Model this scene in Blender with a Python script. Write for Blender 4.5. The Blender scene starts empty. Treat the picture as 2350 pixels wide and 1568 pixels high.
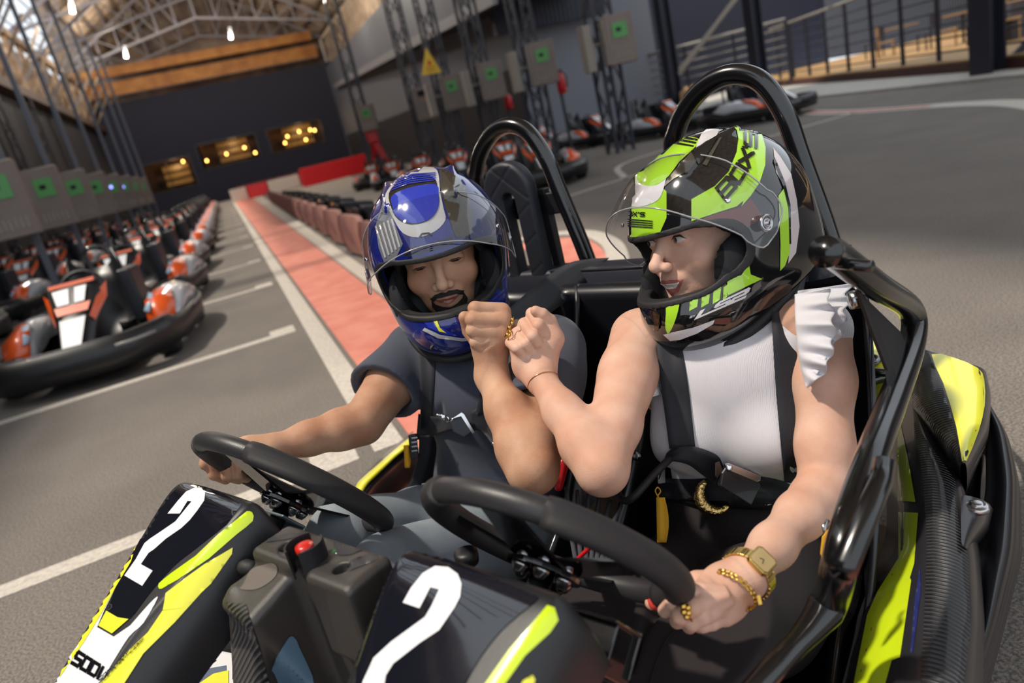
import bpy, bmesh, math, random
import numpy as np
from mathutils import Vector, Matrix
from mathutils.bvhtree import BVHTree
from mathutils.geometry import delaunay_2d_cdt
sc = bpy.context.scene
COL = sc.collection
# ------------------------------------------------------------ camera
FPX = 1627.; CX, CY = 1175., 784.; CAMH = 1.05
def ray(x, y): return np.array([(x-CX)/FPX, -(y-CY)/FPX, 1.0])
_up = -ray(2400, 5900); _up /= np.linalg.norm(_up)
_f = ray(512, 425); _f = _f-_up*_f.dot(_up); _f /= np.linalg.norm(_f)
_r = np.cross(_f, _up); _r = -_r if _r[0] < 0 else _r
RW = np.array([_r, _f, _up]); C0 = np.array([0, 0, CAMH])
cam = bpy.data.cameras.new('camera'); camo = bpy.data.objects.new('camera', cam); COL.objects.link(camo)
cr, cu, cf = RW@np.array([1., 0, 0]), RW@np.array([0, 1., 0]), RW@np.array([0, 0, 1.])
camo.matrix_world = Matrix(((cr[0], cu[0], -cf[0], 0), (cr[1], cu[1], -cf[1], 0), (cr[2], cu[2], -cf[2], CAMH), (0, 0, 0, 1)))
cam.sensor_width = 36; cam.lens = FPX/2350*36; cam.clip_start = .02; cam.clip_end = 400
cam.dof.use_dof = True; cam.dof.focus_distance = 1.15; cam.dof.aperture_fstop = 3.2
sc.camera = camo
# ------------------------------------------------------------ light
world = bpy.data.worlds.new('world'); sc.world = world; world.use_nodes = True
bg = world.node_tree.nodes['Background']; bg.inputs[0].default_value = (.86, .93, 1, 1); bg.inputs[1].default_value = 1.15
sun = bpy.data.lights.new('sun', 'SUN'); sun.energy = 3.6; sun.angle = math.radians(3); sun.color = (1, .90, .76)
suno = bpy.data.objects.new('sun', sun); COL.objects.link(suno)
suno.rotation_euler = Vector((.60, -.14, -1.15)).to_track_quat('-Z', 'Y').to_euler()
sc.view_settings.view_transform = 'Standard'; sc.view_settings.look = 'None'
sc.view_settings.exposure = 0.12; sc.view_settings.gamma = 1
sc.cycles.use_denoising = True
sc.cycles.max_bounces = 8; sc.cycles.transparent_max_bounces = 12; sc.cycles.glossy_bounces = 4; sc.cycles.diffuse_bounces = 3
sc.cycles.sample_clamp_indirect = 4
# ------------------------------------------------------------ frames
_a = math.radians(60)
ES = np.array([math.cos(_a), -math.sin(_a), 0]); EB = np.array([math.sin(_a), math.cos(_a), 0]); EU = np.array([0, 0, 1.])
K0 = np.array([.0935, .9065, 0]); KM = np.array([ES, EB, EU])
def W(x, y, d): return RW@(ray(x, y)*d)+C0
def L(w): return (np.asarray(w, float)-K0)@KM.T
def Wl(l): return np.asarray(l, float)@KM+K0
def P(w):
    q = (np.asarray(w, float)-C0)@RW
    return np.stack([CX+FPX*q[..., 0]/q[..., 2], CY-FPX*q[..., 1]/q[..., 2], q[..., 2]], -1)
def U(x, y, **k):
    if 'd' in k: return L(W(x, y, k['d']))
    n = list(k)[0]; i = {'s': 0, 'b': 1, 'u': 2}[n]
    o = L(C0); r = KM@(RW@ray(x, y)); return o+r*((k[n]-o[i])/r[i])
def Gd(x, y, z=0.):
    r = RW@ray(x, y); return r*((z-CAMH)/r[2])+C0
def lerp(a, b, t): return np.asarray(a, float)*(1-t)+np.asarray(b, float)*t
def nrm(v): v = np.asarray(v, float); return v/np.linalg.norm(v)
# ------------------------------------------------------------ materials
def lin(h):
    if isinstance(h, str):
        h = h.lstrip('#'); v = [int(h[i:i+2], 16)/255 for i in (0, 2, 4)]
    else: v = h
    return tuple(c/12.92 if c <= .04045 else ((c+.055)/1.055)**2.4 for c in v)+(1,)
MATS = {}
def mat(name, col, rough=.5, metal=0., coat=0., noise=0., nscale=20., bump=0., bscale=200., spec=.5, sss=0., emit=0., col2=None, trans=0., alpha=1., sheen=0.):
    if name in MATS: return MATS[name]
    m = bpy.data.materials.new(name); m.use_nodes = True; nt = m.node_tree; b = nt.nodes['Principled BSDF']
    b.inputs['Base Color'].default_value = lin(col); b.inputs['Roughness'].default_value = rough
    b.inputs['Metallic'].default_value = metal; b.inputs['Coat Weight'].default_value = coat; b.inputs['Coat Roughness'].default_value = .04
    b.inputs['Specular IOR Level'].default_value = spec
    if sheen: b.inputs['Sheen Weight'].default_value = sheen; b.inputs['Sheen Roughness'].default_value = .4
    if sss:
        b.inputs['Subsurface Weight'].default_value = sss; b.inputs['Subsurface Radius'].default_value = (1, .35, .2); b.inputs['Subsurface Scale'].default_value = .008
    if trans: b.inputs['Transmission Weight'].default_value = trans
    if emit: b.inputs['Emission Color'].default_value = lin(col); b.inputs['Emission Strength'].default_value = emit
    tc = nt.nodes.new('ShaderNodeTexCoord')
    if noise:
        n = nt.nodes.new('ShaderNodeTexNoise'); n.inputs['Scale'].default_value = nscale; n.inputs['Detail'].default_value = 5
        nt.links.new(tc.outputs['Object'], n.inputs['Vector'])
        mx = nt.nodes.new('ShaderNodeMix'); mx.data_type = 'RGBA'
        c = lin(col); c2 = lin(col2) if col2 else tuple(x*(1-noise) for x in c[:3])+(1,)
        mx.inputs[6].default_value = c; mx.inputs[7].default_value = c2
        rp = nt.nodes.new('ShaderNodeMapRange'); rp.inputs[1].default_value = .35; rp.inputs[2].default_value = .65
        nt.links.new(n.outputs['Fac'], rp.inputs[0]); nt.links.new(rp.outputs[0], mx.inputs[0]); nt.links.new(mx.outputs[2], b.inputs['Base Color'])
    if bump:
        n = nt.nodes.new('ShaderNodeTexNoise'); n.inputs['Scale'].default_value = bscale; n.inputs['Detail'].default_value = 3
        nt.links.new(tc.outputs['Object'], n.inputs['Vector'])
        bp = nt.nodes.new('ShaderNodeBump'); bp.inputs['Strength'].default_value = bump; bp.inputs['Distance'].default_value = .002
        nt.links.new(n.outputs['Fac'], bp.inputs['Height']); nt.links.new(bp.outputs[0], b.inputs['Normal'])
    MATS[name] = m; return m
def stripes(m, scale, axis='X', strength=.5, dist=.01, profile='SIN', col2=None, rot=(0, 0, 0), power=1.):
    """adds a wave bump (corrugation, ribs, weave) to a material"""
    nt = m.node_tree; b = nt.nodes['Principled BSDF']
    tc = nt.nodes.new('ShaderNodeTexCoord'); mp = nt.nodes.new('ShaderNodeMapping'); mp.inputs['Rotation'].default_value = rot
    w = nt.nodes.new('ShaderNodeTexWave'); w.inputs['Scale'].default_value = scale; w.bands_direction = axis; w.wave_profile = profile
    nt.links.new(tc.outputs['Object'], mp.inputs[0]); nt.links.new(mp.outputs[0], w.inputs['Vector'])
    bp = nt.nodes.new('ShaderNodeBump'); bp.inputs['Strength'].default_value = strength; bp.inputs['Distance'].default_value = dist
    nt.links.new(w.outputs['Fac'], bp.inputs['Height'])
    if b.inputs['Normal'].links: nt.links.new(b.inputs['Normal'].links[0].from_socket, bp.inputs['Normal'])
    nt.links.new(bp.outputs[0], b.inputs['Normal'])
    if col2:
        mx = nt.nodes.new('ShaderNodeMix'); mx.data_type = 'RGBA'; mx.inputs[6].default_value = b.inputs['Base Color'].default_value; mx.inputs[7].default_value = lin(col2)
        nt.links.new(w.outputs['Fac'], mx.inputs[0]); nt.links.new(mx.outputs[2], b.inputs['Base Color'])
    return m
BLACK = mat('black_plastic', '#1b1b1f', .42, bump=.15, bscale=900)
GLOSSB = mat('gloss_black', '#111114', .12, coat=.6)
TUBE = mat('black_tube_paint', '#0e0e10', .22, coat=.5)
RUBBER = mat('rubber', '#1c1b1e', .62, bump=.2, bscale=700)
DARKIN = mat('dark_recess', '#0c0c0f', .8)
LIME = mat('lime_panel', '#c6de1c', .28, coat=.5)
YELL = mat('yellow_panel', '#ece93a', .28, coat=.5)
WHITE = mat('white_vinyl', '#e2e2e6', .35, coat=.2)
STEEL = mat('steel', '#b9b9bd', .25, metal=1.)
CHROME = mat('chrome', '#dcdce0', .1, metal=1.)
GOLD = mat('gold', '#d8ac55', .2, metal=1., bump=.1, bscale=300)
NAVYP = mat('navy_gloss_panel', '#15161f', .10, coat=1.)
CARB = stripes(mat('carbon_patch', '#26262a', .3, coat=.25), 95, 'X', .9, .004, rot=(0, 0, .7), col2='#3a3a3e')
CARBF = stripes(mat('carbon_front_patch', '#121214', .3, coat=.25), 46, 'Z', 1., .004, rot=(.35, .75, 0), col2='#4b4b50')
CARBP = stripes(mat('carbon_pod_patch', '#131315', .3, coat=.25), 42, 'Y', 1., .004, rot=(0, 0, .12), col2='#3e3e42')
WEB = stripes(mat('black_webbing', '#171923', .6, sheen=.1), 300, 'X', .35, .001)
YWEB = mat('yellow_webbing', '#d9a01c', .7, bump=.3, bscale=1200)
RED = mat('red_plastic', '#c8161d', .35)
# ------------------------------------------------------------ objects
ROOTS = {}
def tag(o, label=None, cat=None, group=None, kind=None):
    if label: o['label'] = label
    if cat: o['category'] = cat
    if group: o['group'] = group
    if kind: o['kind'] = kind
    return o
def thing(name, label, cat, loc=(0, 0, 0), rotz=0., group=None, mw=None):
    o = bpy.data.objects.new(name, None); COL.objects.link(o); o.empty_display_size = .1
    o.matrix_world = mw if mw is not None else Matrix.Translation(Vector(loc))@Matrix.Rotation(rotz, 4, 'Z')
    ROOTS[o.name] = np.array(o.matrix_world)
    return tag(o, label, cat, group)
def rootmat(o):
    while o.parent: o = o.parent
    return ROOTS.get(o.name, np.eye(4))
def mesh_obj(name, v, f, m, parent=None, space='world', smooth=True, sharp=None, origin=None, bevel=0, subsurf=0, solid=0, label=None, kind=None):
    v = np.asarray(v, float).reshape(-1, 3)
    mats = m if isinstance(m, (list, tuple)) else [m]
    rm = np.eye(4)
    if parent is not None:
        rm = rootmat(parent)
        if space == 'world':
            im = np.linalg.inv(rm); v = v@im[:3, :3].T+im[:3, 3]
    off = None
    if parent is None:
        if origin is None:
            off = np.array([(v[:, 0].min()+v[:, 0].max())/2, (v[:, 1].min()+v[:, 1].max())/2, v[:, 2].min()])
        else: off = np.asarray(origin, float)
        v = v-off
    me = bpy.data.meshes.new(name)
    me.from_pydata(v.tolist(), [], f.tolist() if isinstance(f, np.ndarray) else [list(map(int, q)) for q in f])
    for mm in mats: me.materials.append(mm)
    me.validate(); me.update()
    if smooth: me.shade_smooth()
    if smooth and sharp: 
        try: me.set_sharp_from_angle(angle=math.radians(sharp))
        except Exception: pass
    o = bpy.data.objects.new(name, me); COL.objects.link(o)
    if parent is not None: o.parent = parent
    if off is not None: o.location = off; mm_ = np.eye(4); mm_[:3, 3] = off; ROOTS[o.name] = mm_
    if subsurf: md = o.modifiers.new('s', 'SUBSURF'); md.levels = subsurf; md.render_levels = subsurf
    if solid: md = o.modifiers.new('t', 'SOLIDIFY'); md.thickness = solid; md.offset = 0
    if bevel: md = o.modifiers.new('b', 'BEVEL'); md.width = bevel; md.segments = 3; md.limit_method = 'ANGLE'; md.angle_limit = math.radians(40)
    if label: o['label'] = label
    if kind: o['kind'] = kind
    return o
def bvh_of(o):
    """BVH in world space of a mesh object (modifiers applied)"""
    dg = bpy.context.evaluated_depsgraph_get(); e = o.evaluated_get(dg); me = e.to_mesh()
    n = len(me.vertices); co = np.empty(n*3); me.vertices.foreach_get('co', co); co = co.reshape(-1, 3)
    rm = rootmat(o); co = co@rm[:3, :3].T+rm[:3, 3]
    polys = [tuple(p.vertices) for p in me.polygons]
    b = BVHTree.FromPolygons(co.tolist(), polys); e.to_mesh_clear(); return b
class MB:
    def __init__(s): s.v = []; s.f = []
    def add(s, v, f):
        k = len(s.v); s.v += [list(map(float, x)) for x in v]; s.f += [[k+int(i) for i in q] for q in f]; return s
    def box(s, c, d, R=None):
        c = np.asarray(c, float); d = np.asarray(d, float)/2
        p = np.array([[x, y, z] for x in (-1, 1) for y in (-1, 1) for z in (-1, 1)])*d
        if R is not None: p = p@np.asarray(R).T
        return s.add(p+c, [(0, 1, 3, 2), (4, 6, 7, 5), (0, 4, 5, 1), (2, 3, 7, 6), (0, 2, 6, 4), (1, 5, 7, 3)])
    def bar(s, a, b, w, h=None, upv=(0, 0, 1)):
        a = np.asarray(a, float); b = np.asarray(b, float); h = h or w; d = nrm(b-a)
        u = np.asarray(upv, float)
        if abs(d@u) > .97: u = np.array([0, 1., 0])
        x = nrm(np.cross(d, u)); y = np.cross(x, d)
        return s.box((a+b)/2, (w, h, np.linalg.norm(b-a)), np.stack([x, y, d], 1))
    def tube(s, pts, r, n=12, closed=False, caps=True, sx=1., upv=None):
        pts = np.asarray(pts, float); m = len(pts); rs = np.full(m, r) if np.isscalar(r) else np.asarray(r, float)
        T = np.roll(pts, -1, 0)-np.roll(pts, 1, 0)
        if not closed: T[0] = pts[1]-pts[0]; T[-1] = pts[-1]-pts[-2]
        T /= np.linalg.norm(T, axis=1)[:, None]+1e-12
        u = np.array([0, 0, 1.]) if upv is None else np.asarray(upv, float)
        if abs(T[0]@u) > .95 and upv is None: u = np.array([0, 1., 0])
        u = nrm(u-T[0]*(u@T[0])); V = []
        for i in range(m):
            u = nrm(u-T[i]*(u@T[i])); w = np.cross(T[i], u)
            for j in range(n):
                a = 2*math.pi*j/n; V.append(pts[i]+rs[i]*(math.cos(a)*u+sx*math.sin(a)*w))
        F = []
        for i in range(m if closed else m-1):
            for j in range(n):
                a = i*n+j; b = i*n+(j+1) % n; c = ((i+1) % m)*n+(j+1) % n; d = ((i+1) % m)*n+j; F.append((a, b, c, d))
        if not closed and caps: F.append(tuple(range(n))[::-1]); F.append(tuple(range((m-1)*n, m*n)))
        return s.add(V, F)
    def lathe(s, c, ax, prof, n=24, ref=None):
        c = np.asarray(c, float); ax = nrm(ax); r0 = np.array([0, 0, 1.]) if abs(ax[2]) < .9 else np.array([1., 0, 0])
        x = nrm(np.cross(ax, r0)); y = np.cross(ax, x); V = []; F = []
        for r, h in prof:
            for j in range(n):
                a = 2*math.pi*j/n; V.append(c+ax*h+r*(math.cos(a)*x+math.sin(a)*y))
        for i in range(len(prof)-1):
            for j in range(n): F.append((i*n+j, i*n+(j+1) % n, (i+1)*n+(j+1) % n, (i+1)*n+j))
        F.append(tuple(range(n))[::-1]); F.append(tuple(range((len(prof)-1)*n, len(prof)*n)))
        return s.add(V, F)
    def loft(s, secs, closed_sec=False, caps=False):
        secs = np.asarray(secs, float); m, n = secs.shape[:2]; V = secs.reshape(-1, 3); F = []
        for i in range(m-1):
            for j in range(n if closed_sec else n-1):
                F.append((i*n+j, i*n+(j+1) % n, (i+1)*n+(j+1) % n, (i+1)*n+j))
        if caps: F.append(tuple(range(n))[::-1]); F.append(tuple(range((m-1)*n, m*n)))
        return s.add(V, F)
    def prism(s, poly, ex):
        """poly: 3-D polygon; ex: extrusion vector"""
        p = np.asarray(poly, float); n = len(p); ex = np.asarray(ex, float)
        return s.add(list(p)+list(p+ex), [tuple(range(n))[::-1], tuple(range(n, 2*n))]+[(i, (i+1) % n, n+(i+1) % n, n+i) for i in range(n)])
    def build(s, name, m, parent=None, **k): return mesh_obj(name, s.v, s.f, m, parent, **k)
def smooth_path(pts, n=8, closed=False):
    """Catmull-Rom"""
    p = np.asarray(pts, float); m = len(p); out = []
    for i in range(m if closed else m-1):
        p0 = p[(i-1) % m] if closed or i > 0 else 2*p[0]-p[1]; p1 = p[i]; p2 = p[(i+1) % m]
        p3 = p[(i+2) % m] if closed or i+2 < m else 2*p[-1]-p[-2]
        for k in range(n):
            t = k/n; out.append(.5*((2*p1)+(-p0+p2)*t+(2*p0-5*p1+4*p2-p3)*t*t+(-p0+3*p1-3*p2+p3)*t**3))
    if not closed: out.append(p[-1])
    return np.array(out)
def fillet(pts, r, n=6):
    """polyline with rounded corners"""
    p = [np.asarray(q, float) for q in pts]; out = [p[0]]
    for i in range(1, len(p)-1):
        a = nrm(p[i-1]-p[i]); b = nrm(p[i+1]-p[i]); rr = min(r, .45*np.linalg.norm(p[i-1]-p[i]), .45*np.linalg.norm(p[i+1]-p[i]))
        s0 = p[i]+a*rr; s1 = p[i]+b*rr
        for k in range(n+1):
            t = k/n; out.append((1-t)**2*s0+2*t*(1-t)*p[i]+t*t*s1)
    out.append(p[-1]); return np.array(out)
def copy_tree(o, parent=None, name=None):
    c = o.copy(); COL.objects.link(c); c.parent = parent
    for ch in list(o.children): copy_tree(ch, c)
    return c
# ============================================================ implicit-surface modelling
class Sdf:
    """list of primitives combined in order; mesh() polygonises with naive surface nets"""
    def __init__(s): s.p = []
    def _add(s, fn, lo, hi, k, op): s.p.append((fn, np.asarray(lo, float), np.asarray(hi, float), k, op)); return s
    def cap(s, a, b, ra, rb=None, k=.01, op='+'):
        a = np.asarray(a, float); b = np.asarray(b, float); rb = ra if rb is None else rb; m = max(ra, rb); d = b-a; dd = d@d+1e-12
        def fn(X):
            q = X-a; t = np.clip(q@d/dd, 0, 1); return np.linalg.norm(q-t[..., None]*d, axis=-1)-(ra+(rb-ra)*t)
        return s._add(fn, np.minimum(a, b)-m, np.maximum(a, b)+m, k, op)
    def chain(s, pts, rs, k=.01, op='+'):
        for i in range(len(pts)-1): s.cap(pts[i], pts[i+1], rs[i], rs[i+1], k, op)
        return s
    def ell(s, c, r, R=None, k=.01, op='+'):
        """R: 3x3, columns are the ellipsoid axes"""
        c = np.asarray(c, float); r = np.asarray(r, float); R = np.eye(3) if R is None else np.asarray(R, float); m = r.max()
        def fn(X):
            q = (X-c)@R; k0 = np.linalg.norm(q/r, axis=-1); k1 = np.linalg.norm(q/(r*r), axis=-1)+1e-9; return k0*(k0-1)/k1
        ext = np.sqrt(((R*r)**2).sum(1)); return s._add(fn, c-ext, c+ext, k, op)
    def box(s, c, d, R=None, rnd_=.005, k=.005, op='+'):
        c = np.asarray(c, float); h = np.asarray(d, float)/2-rnd_; R = np.eye(3) if R is None else np.asarray(R, float)
        def fn(X):
            q = np.abs((X-c)@R)-h; return np.linalg.norm(np.maximum(q, 0), axis=-1)+np.minimum(q.max(-1), 0)-rnd_
        ext = np.abs(R)@(np.asarray(d, float)/2); return s._add(fn, c-ext, c+ext, k, op)
    def plane(s, p, n, k=.002, op='-'):
        """op '-': removes the side the normal points to"""
        p = np.asarray(p, float); n = nrm(n)
        return s._add(lambda X: -((X-p)@n), np.array([-1e9]*3), np.array([1e9]*3), k, op)
    def fn(s, f, lo, hi, k=.002, op='+'): return s._add(f, lo, hi, k, op)
    def ext(s, o): s.p += o.p; return s
    def mesh(s, lo, hi, h):
        lo = np.asarray(lo, float); hi = np.asarray(hi, float); n = np.ceil((hi-lo)/h).astype(int)+1; BIG = .04
        F = np.full(n, BIG, np.float32); ax = [lo[i]+h*np.arange(n[i]) for i in range(3)]
        for fn, a, b, k, op in s.p:
            if op == 'd': mg = 0
            else: mg = max(BIG, k)+h
            i0 = np.clip(np.floor((np.maximum(a-mg, lo-1)-lo)/h).astype(int), 0, n); i1 = np.clip(np.ceil((np.minimum(b+mg, hi+1)-lo)/h).astype(int)+1, 0, n)
            if (i1 <= i0).any(): continue
            sl = tuple(slice(i0[i], i1[i]) for i in range(3))
            X = np.stack(np.meshgrid(*[ax[i][sl[i]] for i in range(3)], indexing='ij'), -1)
            d = fn(X).astype(np.float32); f = F[sl]
            if op == '+':
                if k > 0: q = np.maximum(k-np.abs(f-d), 0)/k; F[sl] = np.minimum(f, d)-q*q*k*.25
                else: F[sl] = np.minimum(f, d)
            elif op == '-':
                d = -d; q = np.maximum(k-np.abs(f-d), 0)/max(k, 1e-9); F[sl] = np.maximum(f, d)+q*q*k*.25
            elif op == 'd': F[sl] = f+d      # displacement
        S = F < 0
        c = np.zeros(n-1, np.int8)
        for dx in (0, 1):
            for dy in (0, 1):
                for dz in (0, 1): c += S[dx:n[0]-1+dx, dy:n[1]-1+dy, dz:n[2]-1+dz]
        act = (c > 0) & (c < 8); I = np.argwhere(act); idx = np.full(n-1, -1, np.int64); idx[act] = np.arange(len(I))
        acc = np.zeros((len(I), 3)); cnt = np.zeros(len(I))
        cor = [(x, y, z) for x in (0, 1) for y in (0, 1) for z in (0, 1)]
        vals = {q: F[I[:, 0]+q[0], I[:, 1]+q[1], I[:, 2]+q[2]] for q in cor}
        for q in cor:
            for a in range(3):
                if q[a] == 0:
                    r = list(q); r[a] = 1; r = tuple(r); v0 = vals[q]; v1 = vals[r]; m = (v0 < 0) != (v1 < 0)
                    t = np.where(m, v0/np.where(m, v0-v1, 1), 0); p = np.tile(np.array(q, float), (len(I), 1)); p[:, a] = t
                    acc[m] += p[m]; cnt[m] += 1
        V = lo+h*(I+acc/np.maximum(cnt, 1)[:, None]); Q = []
        for a in range(3):
            b, c2 = (a+1) % 3, (a+2) % 3
            sa = [slice(None)]*3; sb = [slice(None)]*3; sa[a] = slice(0, n[a]-1); sb[a] = slice(1, n[a])
            ed = S[tuple(sa)] != S[tuple(sb)]; E = np.argwhere(ed)
            ok = (E[:, b] > 0) & (E[:, c2] > 0) & (E[:, b] < n[b]-1) & (E[:, c2] < n[c2]-1); E = E[ok]
            if not len(E): continue
            def at(db, dc): q = E.copy(); q[:, b] += db; q[:, c2] += dc; return idx[q[:, 0], q[:, 1], q[:, 2]]
            q = np.stack([at(-1, -1), at(0, -1), at(0, 0), at(-1, 0)], 1)
            inv = ~S[E[:, 0], E[:, 1], E[:, 2]]; q[inv] = q[inv][:, ::-1]; Q.append(q)
        Q = np.concatenate(Q) if Q else np.zeros((0, 4), int)
        return (relax(V, Q, 2) if len(Q) else V), Q
def relax(V, Q, it=4, lam=.5, mu=-.52):
    n = len(V); E = np.concatenate([Q[:, [0, 1]], Q[:, [1, 2]], Q[:, [2, 3]], Q[:, [3, 0]]]); E = np.concatenate([E, E[:, ::-1]])
    deg = np.bincount(E[:, 0], minlength=n).astype(float); deg[deg == 0] = 1
    for k in range(it*2):
        L_ = np.stack([np.bincount(E[:, 0], weights=V[E[:, 1], a], minlength=n) for a in range(3)], 1)/deg[:, None]-V
        V = V+(lam if k % 2 == 0 else mu)*L_
    return V
def frame(x=None, y=None, z=None):
    """orthonormal 3x3 (columns) from two given axes, the first one kept"""
    if x is not None and y is not None: x = nrm(x); z = nrm(np.cross(x, y)); y = np.cross(z, x)
    elif y is not None and z is not None: z = nrm(z); x = nrm(np.cross(y, z)); y = np.cross(z, x)
    elif x is not None and z is not None: z = nrm(z); y = nrm(np.cross(z, x)); x = np.cross(y, z)
    return np.stack([x, y, z], 1)
# ============================================================ decals: flat shapes laid onto a modelled surface
def pip(poly, x, y):
    c = False; j = len(poly)-1
    for i in range(len(poly)):
        xi, yi = poly[i][0], poly[i][1]; xj, yj = poly[j][0], poly[j][1]
        if (yi > y) != (yj > y) and x < (xj-xi)*(y-yi)/(yj-yi)+xi: c = not c
        j = i
    return c
def grid_tri(loops, step):
    """triangulate polygon loops (even-odd) with interior points"""
    pts = []; edges = []
    for lp in loops:
        k = len(pts); q = []
        for i in range(len(lp)):
            a = np.array(lp[i][:2], float); b = np.array(lp[(i+1) % len(lp)][:2], float); m = max(1, int(np.linalg.norm(b-a)/step))
            q += [tuple(a+(b-a)*t/m) for t in range(m)]
        pts += q; edges += [(k+i, k+(i+1) % len(q)) for i in range(len(q))]
    A = np.array(pts); x0, y0 = A.min(0); x1, y1 = A.max(0); bd = A
    xs = np.arange(x0+step/2, x1, step); ys_ = np.arange(y0+step/2, y1, step)
    for gy in ys_:
        for gx in xs:
            ins = False
            for lp in loops:
                if pip(lp, gx, gy): ins = not ins
            if ins and np.min((bd[:, 0]-gx)**2+(bd[:, 1]-gy)**2) > (step*.4)**2: pts.append((gx, gy))
    r = delaunay_2d_cdt([Vector(p) for p in pts], edges, [], 0, 1e-5)
    V = [(v.x, v.y) for v in r[0]]; F = []
    for f in r[2]:
        cx = sum(V[i][0] for i in f)/len(f); cy = sum(V[i][1] for i in f)/len(f); ins = False
        for lp in loops:
            if pip(lp, cx, cy): ins = not ins
        if ins: F.append(tuple(f))
    return V, F
def project(V, F, bvh, off, maxd=9.):
    out = []; ok = []
    o = Vector(C0)
    for x, y in V:
        d = Vector(RW@ray(x, y)).normalized(); h = bvh.ray_cast(o, d, maxd)
        if h[0] is None: out.append((0, 0, 0)); ok.append(False); continue
        n = h[1]; n = n if n.dot(d) < 0 else -n
        out.append(tuple(h[0]+n*off)); ok.append(True)
    return out, [f for f in F if all(ok[i] for i in f)]
def clean(V, F, maxe=None):
    V = np.asarray(V, float); keep = []
    for f in F:
        if maxe and max(np.linalg.norm(V[f[i]]-V[f[i-1]]) for i in range(len(f))) > maxe: continue
        keep.append(f)
    used = sorted({i for f in keep for i in f}); mp = {u: k for k, u in enumerate(used)}
    return V[used], [tuple(mp[i] for i in f) for f in keep]
def orient(V, F):
    """faces turned toward the camera (outward for a decal)"""
    out = []
    for f in F:
        a, b, c = V[f[0]], V[f[1]], V[f[2]]; n = np.cross(b-a, c-a)
        out.append(f if n@(C0-a) > 0 else f[::-1])
    return out
def decal(name, loops, bvh, m, parent, off=.0007, step=8, curve=True, label=None, maxe=.06):
    if not isinstance(loops[0][0], (list, tuple, np.ndarray)): loops = [loops]
    V, F = grid_tri(loops, step); V, F = project(V, F, bvh, off)
    V, F = clean(V, F, maxe)
    if not len(F): print('EMPTY decal', name); return None
    return mesh_obj(name, V, orient(V, F), m, parent, label=label)
def cr2(pts, n=6, closed=True): return [tuple(p) for p in smooth_path([(x, y, 0) for x, y in pts], n, closed)[:, :2]]
# stroke letters: unit cell 0..1 x 0..1 (y up), centre lines
GL = {'B': [[(0, 0), (0, 1), (.8, 1), (.95, .85), (.95, .62), (.8, .5), (0, .5)], [(.8, .5), (1, .38), (1, .12), (.85, 0), (0, 0)]], 'O': [[(.1, 0), (0, .12), (0, .88), (.1, 1), (.9, 1), (1, .88), (1, .12), (.9, 0), (.1, 0)]],
      'X': [[(0, 0), (1, 1)], [(0, 1), (1, 0)]], "'": [[(.4, 1.05), (.4, .75)]], 'S': [[(1, 1), (.1, 1), (0, .88), (0, .62), (.1, .5), (.9, .5), (1, .38), (1, .12), (.9, 0), (0, 0)]],
      'L': [[(0, 1), (0, 0), (.95, 0)]], '2': [[(0, 1), (.9, 1), (1, .88), (1, .62), (.9, .5), (.1, .5), (0, .38), (0, 0), (1, 0)]], 'D': [[(0, 0), (0, 1), (.85, 1), (1, .85), (1, .15), (.85, 0), (0, 0)]],
      'I': [[(.5, 0), (.5, 1)]], 'K': [[(0, 0), (0, 1)], [(1, 1), (.1, .5), (1, 0)]], 'A': [[(0, 0), (0, .8), (.2, 1), (1, 1), (1, 0)], [(0, .45), (1, .45)]], 'R': [[(0, 0), (0, 1), (.85, 1), (1, .85), (1, .6), (.85, .48), (0, .48)], [(.5, .48), (1, 0)]],
      'T': [[(0, 1), (1, 1)], [(.5, 1), (.5, 0)]], '.': [[(.4, 0), (.6, 0)]], 'C': [[(1, 1), (.1, 1), (0, .88), (0, .12), (.1, 0), (1, 0)]], 'M': [[(0, 0), (0, 1), (1, 1), (1, 0)], [(.5, 1), (.5, .1)]], 'W': [[(0, 1), (0, 0), (1, 0), (1, 1)], [(.5, 0), (.5, .8)]],
      'Y': [[(0, 1), (.5, .5), (1, 1)], [(.5, .5), (.5, 0)]], '0': [[(.1, 0), (0, .12), (0, .88), (.1, 1), (.9, 1), (1, .88), (1, .12), (.9, 0), (.1, 0)]], '1': [[(.5, 0), (.5, 1)]], 'P': [[(0, 0), (0, 1), (1, 1), (1, .5), (0, .5)]], 'E': [[(1, 1), (0, 1), (0, 0), (1, 0)], [(0, .5), (.8, .5)]]}
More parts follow.
